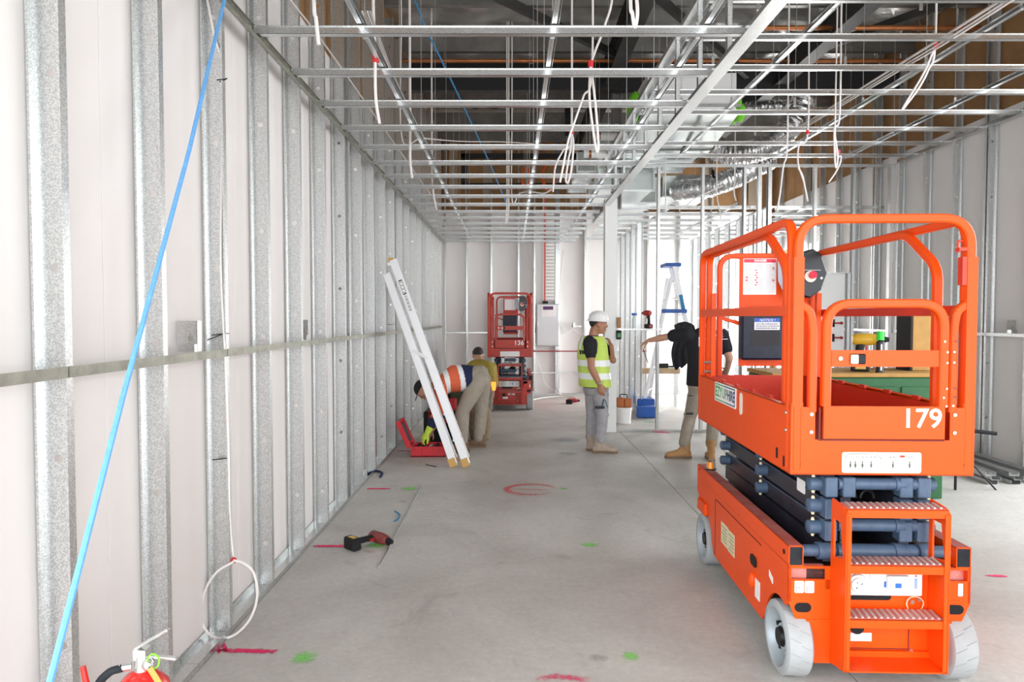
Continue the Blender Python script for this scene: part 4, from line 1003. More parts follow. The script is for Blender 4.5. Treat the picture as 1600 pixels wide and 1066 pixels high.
# ---------------------------------------------------------------- man in the white helmet
def man_vest():
    gx, gy = 1.02, 8.16
    t = thing('person', (gx, gy, 0), 'person in white hard hat and lime yellow safety vest, standing with hand at chin', 'person')
    a = radians(42); fw = V((cos(a), sin(a), 0)); lat = V((sin(a), -cos(a), 0))   # lat points to his right (near) side
    pel = P(931, 606, 8.16); chest = P(926, 553, 8.16); neck = P(926, 524, 8.16); hc = P(935, 507, 8.14)
    Rs = P(922, 534, 8.02) + V((0.0, 0, 0)); Ls = P(938, 535, 8.30)
    Re = P(924, 575, 7.93); Rw = P(937, 601, 7.96); Le = P(958, 563, 8.30); Lw = P(955, 540, 8.20)
    RH = P(938, 612, 8.08); LH = P(926, 612, 8.24); RK = P(941, 652, 8.04); LK = P(925, 652, 8.22); RA = P(937, 690, 8.06); LA = P(923, 688, 8.25)
    face = V((1, .05, -.06)); up = V((0.06, 0, 1))
    mb = MB(); body_core(mb, pel, chest, neck, lat, lat, fw, fw, (RH, LH), (RK, LK), (RA, LA))
    mb.tube([neck - V((0, 0, .05)), neck.lerp(hc, .5) + V((-.01, 0, 0)), hc - V((.02, 0, .03))], [.060, .057, .06], 14)
    head(mb, hc, face, up, 1.05)
    limb(mb, [Rs, Rs.lerp(Re, .5), Re, Re.lerp(Rw, .4), Rw], [.052, .048, .041, .042, .028])
    limb(mb, [Ls, Le, Lw], [.052, .042, .029])
    hand(mb, Rw, (.18, .02, -1), (.3, .9, 0), .35, 1.0)
    hand(mb, Lw, (-.42, -.05, .90), (-.9, -.2, -.2), .75, .95)
    fuse(mb, 'body', skin, t, .008, 2)
    eyes(t, hc, face, up); hair(t, hc, face, up)
    trousers(t, pel, lat, fw, (RH, LH), (RK, LK), (RA, LA), greyp_cloth, wide=1.02)
    mb = MB(); shirt_mesh(mb, pel, chest, neck, lat, lat, fw, fw, .006); limb(mb, [Rs + lat * -.01, Rs.lerp(Re, .5)], [.072, .066]); limb(mb, [Ls, Ls.lerp(Le, .5)], [.070, .064])
    fuse(mb, 't_shirt', blackcloth, t, .010, 3)
    mb = MB(); low = P(930, 604, 8.16); up3 = V((0, 0, 1))
    mb.loft([(low, lat, fw, .212, .172), (low.lerp(chest, .45), lat, fw, .206, .178), (chest, lat, fw, .200, .168), (chest.lerp(neck, .55), lat, fw, .192, .145), (chest.lerp(neck, .95), lat, fw, .150, .110)], 24)
    z1, z2 = P(926, 567, 8.16).z, P(926, 587, 8.16).z
    def fn(p):
        if abs(p.z - z1) < .037 or abs(p.z - z2) < .037: return 1
        d_ = (p - chest).dot(lat); dz = p.z - chest.z
        if dz > -.0 and .06 < abs(d_) - dz * -.10 < .115 and dz > .06: return 1
        return 0
    fuse(mb, 'safety_vest', [lime, reflect], t, .009, 2, fn=fn)
    # armhole shows the black sleeve
    mb = MB(); mb.loft([(Rs + V((-.005, -.030, .035)), (1, 0, 0), (0, 1, 0), .075, .055), (Rs + V((-.005, -.055, -.02)), (1, 0, 0), (0, 1, 0), .088, .062), (Rs + V((0, -.05, -.10)), (1, 0, 0), (0, 1, 0), .080, .062), (Rs.lerp(Re, .48) + V((0.005, -.01, 0)), (1, 0, 0), (0, 1, 0), .066, .062)], 16)
    fuse(mb, 'sleeve', blackcloth, t, .009, 3)
    bk = chest - fw * .178 - lat * (-.03)
    for s_, dz, sz in (('TTC', -.02, .06),):
        text('vest_lettering', s_, sz, ink, wmat(t).inverted() @ (chest - fw * .170 + V((0, 0, .02))), (radians(90), 0, radians(-48)), t, bold=.002, ext=.010)
    # white helmet
    R = frame(face, up); c = hc + R @ V((0, -.004, .045)); mb = MB(); n = 28; vs = []; fs = []
    prof = [(.0, .115), (.03, .112), (.06, .100), (.088, .075), (.104, .045), (.110, .010), (.113, .004)]
    for (r, z) in prof:
        for j in range(n): an = 2 * pi * j / n; vs.append(c + R @ V((cos(an) * r * .92, sin(an) * r * 1.12, z)))
    for j in range(n):
        an = 2 * pi * j / n; ex = .012 + .045 * max(0, sin(an)) ** 2 + .012 * max(0, -sin(an)); r = .113 + ex; vs.append(c + R @ V((cos(an) * (r) * .92, sin(an) * r * 1.12, -.008 - .006 * max(0, sin(an)))))
    for i in range(len(prof)):
        for j in range(n): fs.append((i * n + j, i * n + (j + 1) % n, (i + 1) * n + (j + 1) % n, (i + 1) * n + j))
    mb.add(vs, fs); h = mb.build('hard_hat', white_p, t, True, world=True); so = h.modifiers.new('s', 'SOLIDIFY'); so.thickness = .003
    mb = MB(); mb.tube([c + R @ V((0, -.12 + .24 * k / 8, .060 + .062 * sin(pi * k / 8))) for k in range(9)], .007, 6); mb.build('helmet_ridge', white_p, h, True, world=True)
    # belt pouch, watch, knee patch, phone in the hand
    mb = MB(); mb.tube([Rw + V((.034 * cos(k / 10 * 2 * pi), .034 * sin(k / 10 * 2 * pi), .02 + .01 * cos(k / 10 * 2 * pi))) for k in range(11)], .009, 6); mb.build('watch_strap', mat('steel_watch', (.5, .48, .45), .3, .8), t, True, world=True)
    mb = MB(); q = P(937, 637, 7.96); mb.box(q.x - .055, q.x + .055, q.y - .01, q.y + .012, q.z - .014, q.z + .016); mb.build('pocket_flap', ink, t, world=True, bevel=.003)
    boot(t, RA + V((0, 0, 0)), (1, -.16), boot_grey); boot(t, LA, (.35, .9), boot_grey)
    hp = Rw + V((.045, -.035, -.165)); tl = MB(); tl.bar(hp, hp + V((-.02, .01, -.09)), .022, .012); tl.bar(hp + V((.012, 0, -.01)), hp + V((.045, .0, -.10)), .012, .010)
    tag(tl.build('pliers', mat('teal_black_grip', (.02, .10, .14), .5), None, True), 'small teal-handled tool held by the person in the white hard hat', 'tool')
    return t
man_vest()

# ---------------------------------------------------------------- man pointing, seen from behind
def man_point():
    t = thing('person', (1.98, 7.75, 0), 'person in black t-shirt seen from behind, arm stretched out to the left', 'person')
    fw = V((.12, 1, 0)).normalized(); lat = V((1, -.12, 0)).normalized()
    pel = P(1098, 603, 7.75); chest = P(1101, 548, 7.72); neck = P(1101, 512, 7.78); hc = P(1108, 512, 7.99)
    Ls = P(1074, 522, 7.72); Rs = P(1128, 524, 7.74); Le = P(1044, 526, 7.84); Lw = P(1014, 532, 7.98); Re = P(1140, 560, 7.6); Rw = P(1136, 580, 7.85)
    LH = P(1089, 611, 7.75); RH = P(1110, 611, 7.75); LK = P(1078, 652, 7.78); RK = P(1115, 652, 7.72); LA = P(1068, 697, 7.74); RA = P(1111, 699, 7.62)
    face = V((.1, .65, -.76)); up = V((0, .76, .65))
    mb = MB(); body_core(mb, pel, chest, neck, lat, lat, fw, fw, (RH, LH), (RK, LK), (RA, LA))
    mb.tube([neck - V((0, .03, .05)), neck.lerp(hc, .6)], [.062, .060], 14); head(mb, hc, face, up)
    limb(mb, [Ls, Ls.lerp(Le, .6), Le, Le.lerp(Lw, .4), Lw], [.055, .047, .040, .041, .027]); limb(mb, [Rs, Re, Rw], [.055, .043, .029])
    hand(mb, Lw, (-.8, .15, -.5), (.1, .1, -1), .55, 1.0); hand(mb, Rw, (0, .9, -.3), (-.8, 0, -.2), .4)
    fuse(mb, 'body', skin2, t, .008, 2); eyes(t, hc, face, up); hair(t, hc, face, up, mat('brown_hair', (.10, .05, .025), .6))
    trousers(t, pel, lat, fw, (RH, LH), (RK, LK), (RA, LA), khaki)
    mb = MB(); shirt_mesh(mb, P(1098, 600, 7.75), chest, neck, lat, lat, fw, fw, .022, .02, .195); limb(mb, [Ls, Ls.lerp(Le, .72)], [.085, .074]); limb(mb, [Rs, Rs.lerp(Re, .6)], [.080, .072])
    fuse(mb, 't_shirt', blackcloth, t, .010, 3)
    iv = wmat(t).inverted()
    for s_, px, py, sz, bd in (('UMA', 1121, 511, .10, .003), ('TRICAL', 1119, 524, .045, .001)):
        text('shirt_lettering', s_, sz, whink, iv @ (P(px, py, 7.57)), (radians(90), 0, radians(-4)), t, bold=bd, shear=.3, ext=.004)
    mb = MB(); q = P(1119, 530, 7.565); mb.box(q.x - .13, q.x + .13, q.y, q.y + .006, q.z - .003, q.z + .003); mb.build('shirt_print_line', whink, t, world=True)
    mb = MB(); q = P(1079, 645, 7.69); mb.box(q.x - .05, q.x + .03, q.y - .01, q.y + .01, q.z - .022, q.z + .0); mb.build('pocket_flap', ink, t, world=True, bevel=.003)
    mb = MB(); q = P(1078, 618, 7.69); mb.box(q.x - .03, q.x + .05, q.y - .01, q.y + .01, q.z - .008, q.z + .0); mb.build('pocket_flap', ink, t, world=True, bevel=.003)
    boot(t, LA, (-1, .04), boot_tan); boot(t, RA, (.15, .95), boot_tan)
    mb = MB(); mb.cyl(Lw + V((-.075, -.045, -.10)), Lw + V((-.025, -.07, -.26)), .006, .004, 8); tag(mb.build('pen', ink, None, True), 'black marker pen held in the outstretched hand', 'pen')
    return t
man_point()

# ---------------------------------------------------------------- man bending over the tool box
def man_bend():
    t = thing('person', (-.45, 8.25, 0), 'person in orange and navy high-visibility shirt and black cap, bent over the red tool box', 'person')
    pel = P(746, 589, 8.28); chest = P(706, 592, 8.20); neck = P(684, 603, 8.15); hc = P(663, 609, 8.12)
    ax = (chest - pel).normalized(); lat = V((-.05, -1, 0)).normalized(); fw = lat.cross(ax).normalized()
    if fw.z > 0: fw = -fw
    face = V((-.45, -.25, -.85)); up = V((-.88, 0, .45))
    Rs = P(690, 606, 8.35); Ls = P(690, 607, 8.00)
    Le = P(684, 645, 7.92); Lw = P(668, 676, 7.86); Re = P(690, 648, 8.4); Rw = P(675, 672, 8.3)
    LH = P(748, 594, 8.20); RH = P(752, 594, 8.38); LK = P(721, 646, 8.14); RK = P(752, 645, 8.45); LA = P(722, 697, 8.08); RA = P(748, 686, 8.42)
    # his left side is towards the camera
    mb = MB(); body_core(mb, pel, chest, neck, lat, lat, fw, fw, (LH, RH), (LK, RK), (LA, RA))
    mb.tube([neck, neck.lerp(hc, .6)], [.06, .058], 14); head(mb, hc, face, up)
    limb(mb, [Ls, Le, Le.lerp(Lw, .4), Lw], [.055, .043, .042, .028]); limb(mb, [Rs, Re, Rw], [.055, .043, .028])
    hand(mb, Lw, (-.6, -.1, -.8), (.5, .5, -.4), .5); hand(mb, Rw, (-.5, 0, -.8), (.2, .5, -.4), .5)
    fuse(mb, 'body', skin2, t, .008, 2); eyes(t, hc, face, up); hair(t, hc, face, up)
    # trousers: seat follows the bend
    mb = MB()
    mb.loft([(pel + ax * .10, lat, fw, .165, .125), (pel, lat, fw, .175, .14), (pel - ax * .08, lat, fw, .16, .135), (pel - ax * .13, lat, fw, .11, .09)], 18)
    for h, k, a in ((LH, LK, LA), (RH, RK, RA)):
        limb(mb, [h, h.lerp(k, .5), k, k.lerp(a, .4), a + (k - a) * .06], [.125, .102, .078, .078, .068], 14)
        for q, t_ in enumerate((.1, .35, .75, .88)): mb.ball(k.lerp(a, t_), .080 if t_ < .5 else .070, 12, 6, sc=(1, 1, .3))
    fuse(mb, 'trousers', khaki2, t, .010, 2)
    mb = MB(); mb.loft([(pel + ax * .04, lat, fw, .178, .140), (pel.lerp(chest, .5), lat, fw, .185, .160), (chest, lat, fw, .195, .165), (chest.lerp(neck, .6), lat, fw, .185, .135), (neck, lat, fw, .075, .08)], 20)
    limb(mb, [Ls, Ls.lerp(Le, .6), Le, Le.lerp(Lw, .6)], [.085, .075, .064, .055]); limb(mb, [Rs, Re, Re.lerp(Rw, .6)], [.08, .064, .052])
    def fn(p):
        d_ = (p - pel).dot(ax) + (p.z - pel.z) * -.12; l_ = p.z
        arm = p.z < P(690, 632, 8.1).z and p.x < P(700, 600, 8.1).x
        if arm: return 2 if p.z < P(690, 648, 8.1).z else 0
        if d_ < .185: return 2
        if d_ < .245: return 1
        if d_ < .370: return 0
        if d_ < .430: return 1
        return 0
    fuse(mb, 'work_shirt', [vorange, reflect, navy], t, .009, 3, fn=fn)
    mb = MB(); hand(mb, Lw, (-.6, -.1, -.8), (.5, .5, -.4), .5, 1.0, grow=.004); limb(mb, [Lw, Lw.lerp(Le, .22)], [.036, .042])
    fuse(mb, 'work_glove', gloves, t, .007, 1)
    R = frame(face, up); c = hc + R @ V((0, -.008, .030)); mb = MB(); n = 24; vs = []; fs = []
    for i in range(8):
        ph = i / 7 * 1.45
        for j in range(n): an = 2 * pi * j / n; vs.append(c + R @ V((sin(ph) * cos(an) * .090, sin(ph) * sin(an) * .110, cos(ph) * .102)))
    for i in range(7):
        for j in range(n): fs.append((i * n + j, i * n + (j + 1) % n, (i + 1) * n + (j + 1) % n, (i + 1) * n + j))
    mb.add(vs, fs); cp = mb.build('cap', blackcloth, t, True, world=True)
    mb = MB(); mb.loft([(c + R @ V((0, .10 + .07 * k / 3, .012 - .01 * k / 3)), R @ V((1, 0, 0)), R @ V((0, 0, 1)), .075 - .018 * k / 3 * k / 2, .004) for k in range(4)], 12); mb.build('cap_peak', blackcloth, cp, True, world=True)
    boot(t, LA, (-1, -.1), boot_brown); boot(t, RA, (-1, .1), boot_brown)
    return t
man_bend()
# ---------------------------------------------------------------- man in olive shirt behind
def man_olive():
    t = thing('person', (-.42, 9.4, 0), 'dark-haired person in olive yellow shirt stooping behind the man in orange', 'person')
    pel = P(756, 603, 9.25); chest = P(753, 578, 9.48); neck = P(749, 566, 9.66); hc = P(747, 556, 9.80)
    ax = (chest - pel).normalized(); lat = V((1, 0, 0)); fw = lat.cross(ax).normalized()
    if fw.z > 0: fw = -fw
    Ls = P(737, 574, 9.55); Rs = P(768, 574, 9.55); Le = P(740, 602, 9.6); Lw = P(745, 618, 9.75); Re = P(772, 600, 9.5); Rw = P(768, 612, 9.6)
    LH = P(747, 608, 9.2); RH = P(762, 608, 9.2); LK = P(749, 642, 9.35); RK = P(760, 642, 9.35); LA = P(749, 672, 9.30); RA = P(758, 672, 9.30)
    face = V((0, .8, -.6)); up = V((0, .6, .8)); mb = MB()
    body_core(mb, pel, chest, neck, lat, lat, fw, fw, (RH, LH), (RK, LK), (RA, LA)); mb.tube([neck, neck.lerp(hc, .6)], [.06, .058], 14); head(mb, hc, face, up)
    limb(mb, [Ls, Le, Lw], [.055, .043, .028]); limb(mb, [Rs, Re, Rw], [.055, .043, .028]); hand(mb, Lw, (0, .8, -.5), (0, -.5, -.8)); hand(mb, Rw, (0, .8, -.5), (0, -.5, -.8))
    fuse(mb, 'body', skin2, t, .009, 2); eyes(t, hc, face, up); hair(t, hc, face, up)
    trousers(t, pel, lat, fw, (RH, LH), (RK, LK), (RA, LA), khaki)
    mb = MB(); shirt_mesh(mb, pel, chest, neck, lat, lat, fw, fw, .015); limb(mb, [Ls, Le], [.078, .064]); limb(mb, [Rs, Re], [.078, .064]); fuse(mb, 'work_shirt', olive, t, .010, 3)
    boot(t, LA, (0, 1), boot_brown); boot(t, RA, (0, 1), boot_brown)
    q = P(771, 603, 9.15); mb = MB(); mb.cyl(q + V((0, 0, -.06)), q + V((0, 0, .05)), .028, .034, 14)
    tag(mb.build('site_lamp', mat('glowing_orange_lamp', (1.0, .25, .03), .4, emit=1.2), None, True), 'small glowing orange lamp hanging beside the person in the olive shirt', 'lamp')
man_olive()
# ================================================================== SERVICES ABOVE THE CEILING GRID
def one(mb, name, m, label, cat, group=None, smooth=False, bevel=0, kind=None):
    return tag(mb.build(name, m, None, smooth, bevel=bevel), label, cat, group, kind)
for y, z, l in ((9.2, 5.02, 'brown copper pipe running across under the roof, the farther of two'), (8.0, 4.95, 'brown copper pipe running across under the roof, the nearer of two')):
    mb = MB(); mb.tube([(-1.46 if y > 9 else 2.6, y, z), (5.4, y, z)], .028, 10); t = thing('copper_pipe', (2, y, z), l, 'pipe', 'copper pipes under the roof'); mb.build('pipe', copper, t, True, world=True)
    for x in ((-.9, .25, 1.4, 2.6, 3.9, 4.9) if y > 9 else (2.9, 3.7, 4.7)):
        mb = MB(); mb.tube([(x, y, 5.3), (x, y, z + .05)] + [(x + .035 * sin(k * pi / 5), y, z + .04 * cos(k * pi / 5)) for k in range(8)], .004, 5); mb.build('pipe_hanger', steel, t, True, world=True)
# fan coil unit
u = thing('air_conditioning_unit', (2.07, 8.4, 3.95), 'silver box-shaped air conditioning unit hung above the grid', 'air conditioner')
mb = MB(); mb.box(1.57, 2.60, 8.0, 8.8, 3.97, 4.44); mb.build('casing', unitm, u, world=True, bevel=.008)
mb = MB(); mb.box(1.52, 2.65, 7.98, 8.02, 4.04, 4.075); mb.build('support_channel', galv, u, world=True)
mb = MB(); mb.prism([(8.0, 3.97), (8.0, 3.955), (9.2, 3.80), (9.2, 3.97)], 'x', 1.52, 2.62); mb.build('drain_tray', ductm, u, world=True)
for x, s in ((1.47, -1), (2.66, 1)):
    mb = MB(); mb.ball((x, 8.3, 4.12), .19, 12, 8, sc=(.42, 1.2, 1)); mb.ball((x + s * .03, 8.15, 4.02), .11, 10, 6, sc=(.6, 1, 1)); tag(mb.build('insulation_bag', green, u, True, world=True), 'lime green bagged end')
# rectangular ducts
def duct(x0, x1, y0, y1, z0, z1, label, hang=False):
    t = thing('air_duct', ((x0 + x1) / 2, (y0 + y1) / 2, z0), label, 'duct', 'sheet metal ducts')
    mb = MB(); mb.box(x0, x1, y0, y1, z0, z1); mb.build('duct_body', ductm, t, world=True)
    for hx in ((x0 + .02, x1 - .02) if hang else ()):
        for hy in (y0 + .1, y1 - .1): mb = MB(); mb.cyl((hx, hy, z1 - .01), (hx, hy, 5.45), .004, n=5); mb.build('hanger_rod', galv, t, True, world=True)
    y = y0
    while y < y1 + .01:
        mb = MB(); mb.box(x0 - .025, x1 + .025, y - .006, y + .006, z0 - .025, z0); mb.box(x0 - .025, x0, y - .006, y + .006, z0, z1); mb.box(x1, x1 + .025, y - .006, y + .006, z0, z1)
        mb.build('duct_flange', galv, t, world=True); y += (y1 - y0) / max(1, round((y1 - y0) / .9))
    return t
duct(1.25, 2.75, 9.75, 11.2, 3.98, 4.35, 'wide sheet metal duct behind the air conditioning unit')
duct(1.62, 2.35, 11.25, 13.6, 3.50, 3.90, 'lower sheet metal duct running back above the post', True)
duct(1.25, 2.0, 9.75, 11.0, 3.42, 3.72, 'narrow sheet metal duct tucked beside the column')
duct(.95, 1.22, 9.9, 11.5, 3.72, 3.98, 'small sheet metal duct left of the column')
duct(2.5, 3.3, 11.3, 12.4, 3.62, 3.95, 'short square sheet metal duct at the end of the flexible hose', True)
def flex(pts, r, name, label):
    c = curve(pts, 14); rr = []; mb = MB(); L_ = 0
    rnd = random.Random(len(pts)); q = []
    for i in range(len(c) - 1):
        n_ = max(2, int((c[i + 1] - c[i]).length / .018))
        for k in range(n_): q.append(c[i].lerp(c[i + 1], k / n_))
    for i in range(len(q)): rr.append(r * (1 + (.06 if i % 3 == 0 else -.03) + rnd.uniform(-.03, .03)))
    mb.tube(q, rr, 20)
    mb.v = [p + V((rnd.uniform(-.008, .008), rnd.uniform(-.008, .008), rnd.uniform(-.008, .008))) for p in mb.v]
    return tag(mb.build(name, foilflex, None, True), label, 'duct', 'foil flexible ducts')
flex([P(1255, 158, 10.1), P(1246, 180, 9.95), P(1222, 212, 9.85), P(1190, 232, 9.85), P(1150, 240, 9.9), P(1120, 232, 10.2)], .165, 'flexible_duct', 'crinkled silver flexible duct rising at the upper right')
flex([P(1200, 250, 10.6), P(1165, 268, 10.4), P(1130, 285, 10.3), P(1095, 294, 10.5), P(1058, 298, 11.0)], .155, 'flexible_duct', 'crinkled silver flexible duct sagging just above the partition')
flex([P(1245, 168, 10.3), P(1215, 166, 10.3), P(1175, 168, 10.4), P(1150, 172, 10.6)], .09, 'flexible_duct', 'thin silver flexible duct lying level beside the air conditioning unit')
mb = MB(); q = P(1113, 285, 10.4); mb.tube([q + V((.10 * sin(k / 12 * 2 * pi) * .3, .17 * sin(k / 12 * 2 * pi), .18 * cos(k / 12 * 2 * pi))) for k in range(12)], .02, 5, closed=True)
mb.tube([q + V((0, 0, .17)), (q.x, q.y, 5.45)], .006, 5); one(mb, 'hanging_strap', black, 'black strap looped round the sagging flexible duct', 'strap', smooth=True)
for px, py, Y, l in ((932, 240, 9.0, 'short white pipe length hanging left of the column, the lower one'), (946, 213, 9.3, 'short white pipe length hanging left of the column, the upper one')):
    q = P(px, py, Y); mb = MB(); mb.cyl(q + V((-.17, 0, 0)), q + V((.17, .02, 0)), .055, n=18); t = thing('pipe_length', q - V((0, 0, .055)), l, 'pipe', 'white pipe lengths')
    mb.build('pipe', white_p, t, True, world=True); mb = MB(); mb.cyl(q + V((-.10, 0, 0)), q + V((-.07, 0, 0)), .060, n=18); mb.build('copper_band', copper, t, True, world=True)
    mb = MB(); mb.cyl(q + V((-.085, 0, .05)), V((q.x - .085, q.y, 5.2)), .004, n=5); mb.build('hanger_rod', galv, t, True, world=True)
# orange coils and black cable tray at the back
for px, py, Y, r, l in ((858, 275, 13.3, .16, 'loop of orange hose hung near the rear brown wall, right of two'), (822, 277, 13.3, .10, 'loop of orange hose hung near the rear brown wall, left of two')):
    c = P(px, py, Y); mb = MB()
    for j in range(3): mb.tube([c + V(((r + j * .015) * .7 * cos(k / 16 * 2 * pi), .02 * j, (r + j * .015) * 1.5 * sin(k / 16 * 2 * pi))) for k in range(16)], .016, 6, closed=True)
    one(mb, 'hose_coil', mat('orange_hose', (.80, .14, .02), .5), l, 'hose', 'orange hoses', smooth=True, kind='stuff')

# ================================================================== LOOSE CABLES
cabs = []
def cable(pts, r=.007, m=None, label='', Ys=None, tape=None, group='hanging white cables'):
    q = [P(*p) for p in pts]
    if group == 'hanging white cables' and q[0].z < 5.3: q = [V((q[0].x, q[0].y, 5.45)), V((q[0].x, q[0].y, (5.45 + q[0].z) / 2))] + q
    t = thing('cable', q[-1], label, 'cable', group)
    mb = MB(); mb.tube(curve(q, 8), r, 6); mb.build('sheath', m or white_cable, t, True, world=True)
    for tp in (tape or []):
        c = P(*tp); mb = MB(); mb.cyl(c + V((0, 0, -.02)), c + V((0, 0, .02)), r * 2.2, n=10); mb.build('tape_band', redtape, t, True, world=True)
    return t
cable([(490, -20, 3.5), (494, 30, 3.5), (498, 70, 3.5)], .010, label='thick white cable end hanging at the top left of the ceiling grid')
cable([(583, -10, 4.3), (586, 80, 4.3), (587, 150, 4.35), (593, 193, 4.4)], .010, label='white cable end with red tape hanging left of the long grid rails', tape=[(587, 92, 4.3)])
cable([(641, 205, 6.3), (641, 250, 6.3), (644, 278, 6.3)], .012, label='short white cable end hanging low beside the left rails')
cable([(675, 270, 8.5), (677, 300, 8.5), (682, 328, 8.5)], .012, label='small white cable end hanging over the bent worker')
cable([(958, -20, 4.8), (945, 40, 4.8), (930, 80, 4.8), (923, 105, 4.8), (921, 150, 4.8), (925, 190, 4.8), (932, 235, 4.8), (935, 225, 4.8), (931, 170, 4.8), (925, 115, 4.8)], .009, label='long white cable with red tape looped down in the middle of the ceiling', tape=[(923, 100, 4.8)])
cable([(925, 110, 4.9), (912, 150, 4.9), (898, 190, 4.9), (888, 220, 4.9), (880, 260, 4.9), (875, 285, 4.9)], .008, label='white cable branching down left from the red-taped bundle')
cable([(985, -20, 3.6), (988, 20, 3.6), (992, 42, 3.6), (996, 20, 3.6), (993, -20, 3.6)], .010, label='doubled white cable hanging at the top centre')
cable([(893, 206, 6.2), (888, 250, 6.2), (884, 280, 6.2), (888, 284, 6.2), (893, 262, 6.2), (896, 225, 6.2), (893, 206, 6.2)], .010, label='looped white cable with red end hanging right of the centre rail', tape=[(893, 206, 6.2)])
cable([(893, 208, 6.3), (880, 235, 6.3), (868, 260, 6.3), (864, 300, 6.3)], .008, label='white cable curving down beside the looped cable')
cable([(800, 312, 9), (812, 302, 9), (830, 300, 9), (850, 302, 9), (862, 296, 9)], .010, label='white cable lying in a wave over the rear grid channels')
for i, (a, b) in enumerate((((792, 312), (790, 350)), ((795, 312), (793, 346)))): cable([(a[0], a[1], 9), (a[0] - 1, (a[1] + b[1]) / 2, 9), (b[0], b[1], 9)], .010, label=('left' if i == 0 else 'right') + ' one of two white cable tails under the waved cable')
cable([(628, 215, 6.6), (660, 216, 7), (720, 221, 7.6), (790, 222, 8.2), (850, 226, 9)], .006, label='thin white cable strung level across the grid near the roof end')
# cables tied along the second right rail
for k, off in enumerate((0, 7, 12)):
    cable([(1586, -14 + off, 4.62), (1480, 54 + off, 5.4), (1400, 104 + off * .8, 6.2), (1290, 173 + off * .6, 7.5), (1210, 222 + off * .5, 9.2)], .011 if k == 0 else .008, label=['thick white cable lying along the upper right grid rail', 'middle white cable lying along the upper right grid rail', 'lowest white cable lying along the upper right grid rail'][k], group='cables along the right rail')
cable([(1461, 73, 5.6), (1450, 110, 5.6), (1434, 140, 5.6), (1410, 171, 5.6), (1422, 150, 5.6), (1443, 115, 5.6), (1460, 76, 5.6)], .008, label='doubled white cable tail with red tape hanging highest on the right', tape=[(1462, 72, 5.6)])
cable([(1312, 178, 6.4), (1304, 200, 6.4), (1304, 240, 6.4), (1306, 262, 6.4), (1309, 245, 6.4), (1305, 215, 6.4)], .008, label='white cable loop hanging in the middle of the right grid')
cable([(1305, 225, 6.5), (1314, 245, 6.5), (1308, 265, 6.5), (1295, 285, 6.5)], .007, label='thin white cable with red mark swinging left below the cable loop', tape=[(1310, 238, 6.5)])
cable([(1262, 208, 7.2), (1249, 225, 7.2), (1247, 255, 7.2), (1256, 285, 7.2), (1262, 314, 7.2), (1259, 300, 7.2), (1254, 275, 7.2), (1247, 262, 7.2)], .008, label='white cable with a long narrow loop right of the flexible duct', tape=[(1262, 207, 7.2)])
cable([(1230, 228, 7.4), (1224, 260, 7.4), (1219, 300, 7.4), (1214, 330, 7.4)], .009, label='white cable tail hanging to the top of the large lift')
cable([(1148, 272, 9.4), (1147, 300, 9.4), (1150, 314, 9.4)], .010, label='white cable tail hanging under the sagging flexible duct')
cable([(1120, 295, 9.4), (1124, 325, 9.4), (1128, 350, 9.4)], .008, label='white cable tail hanging left of the duct tail')
cable([(1040, 325, 9.3), (1046, 318, 9.3), (1070, 322, 9.3), (1086, 310, 9.3), (1130, 290, 9.3)], .007, label='white cable curling over the head track of the partition')
# bundles along the left rails
for k in range(4):
    o = k * 4
    cable([(566 + o, 18, 4.0), (600 + o, 98 + o, 4.8), (633 + o * .5, 170, 6.0), (668 + o * .5, 240, 7.8), (700, 300 + o, 9.5)], .006, m=(grey_cable if k % 2 else white_cable), label='%s cable of the bundle tied along the left long rail' % ['first pale', 'first grey', 'second pale', 'second grey'][k], group='cables along the left rail')
cable([(454, 0, 4.0), (504, 65, 4.8), (564, 150, 6.2), (624, 235, 8.3), (684, 320, 12)], .006, label='white cable strung high along the left studs', group='cables along the left rail')
# blue rope, tied from the perimeter track to the floor
A_, B_ = P(352, -6, 3.32), P(192, 620, 2.0); d_ = (B_ - A_); C_ = A_ + d_ * ((0 - A_.z) / d_.z)
rope = thing('rope', C_, 'light blue rope strung diagonally across the left wall', 'rope'); mb = MB(); mb.tube([A_, A_.lerp(B_, .5) + V((.01, 0, -.01)), B_, C_], .0085, 8); mb.build('strand', blue, rope, True, world=True)
mb = MB(); mb.tube([P(646, -5, 7.0), P(665, 45, 7.1), P(700, 115, 7.6), P(740, 200, 8.4), P(765, 255, 9.4), P(790, 315, 11.5)], .010, 6); one(mb, 'cord', mat('blue_cord', (.05, .25, .5), .6), 'thin blue cord running down through the roof space', 'cord', smooth=True)
# cable with loop at the left wall
t = thing('cable', P(365, 878, 3.45), 'white cable down the third stud ending in a loop with a red tag', 'cable')
mb = MB(); mb.tube(curve([P(322, -10, 3.42), P(336, 60, 3.42), P(347, 100, 3.42), P(348, 200, 3.42), P(345, 400, 3.42), P(352, 560, 3.40), P(357, 700, 3.40), P(359, 810, 3.42), P(365, 876, 3.45)], 8), .0065, 6); mb.build('sheath', white_cable, t, True, world=True)
lp = [(365, 878), (338, 895), (320, 925), (314, 965), (326, 990), (346, 998), (370, 990), (392, 965), (402, 930), (396, 895), (380, 880), (365, 876)]
mb = MB(); mb.tube(curve([P(a, b, 3.36) for a, b in lp], 6), .0065, 6); mb.build('loop', white_cable, t, True, world=True)
mb = MB(); mb.ball(P(365, 876, 3.40), .016, 10, 6); mb.build('tape_band', redtape, t, True, world=True)
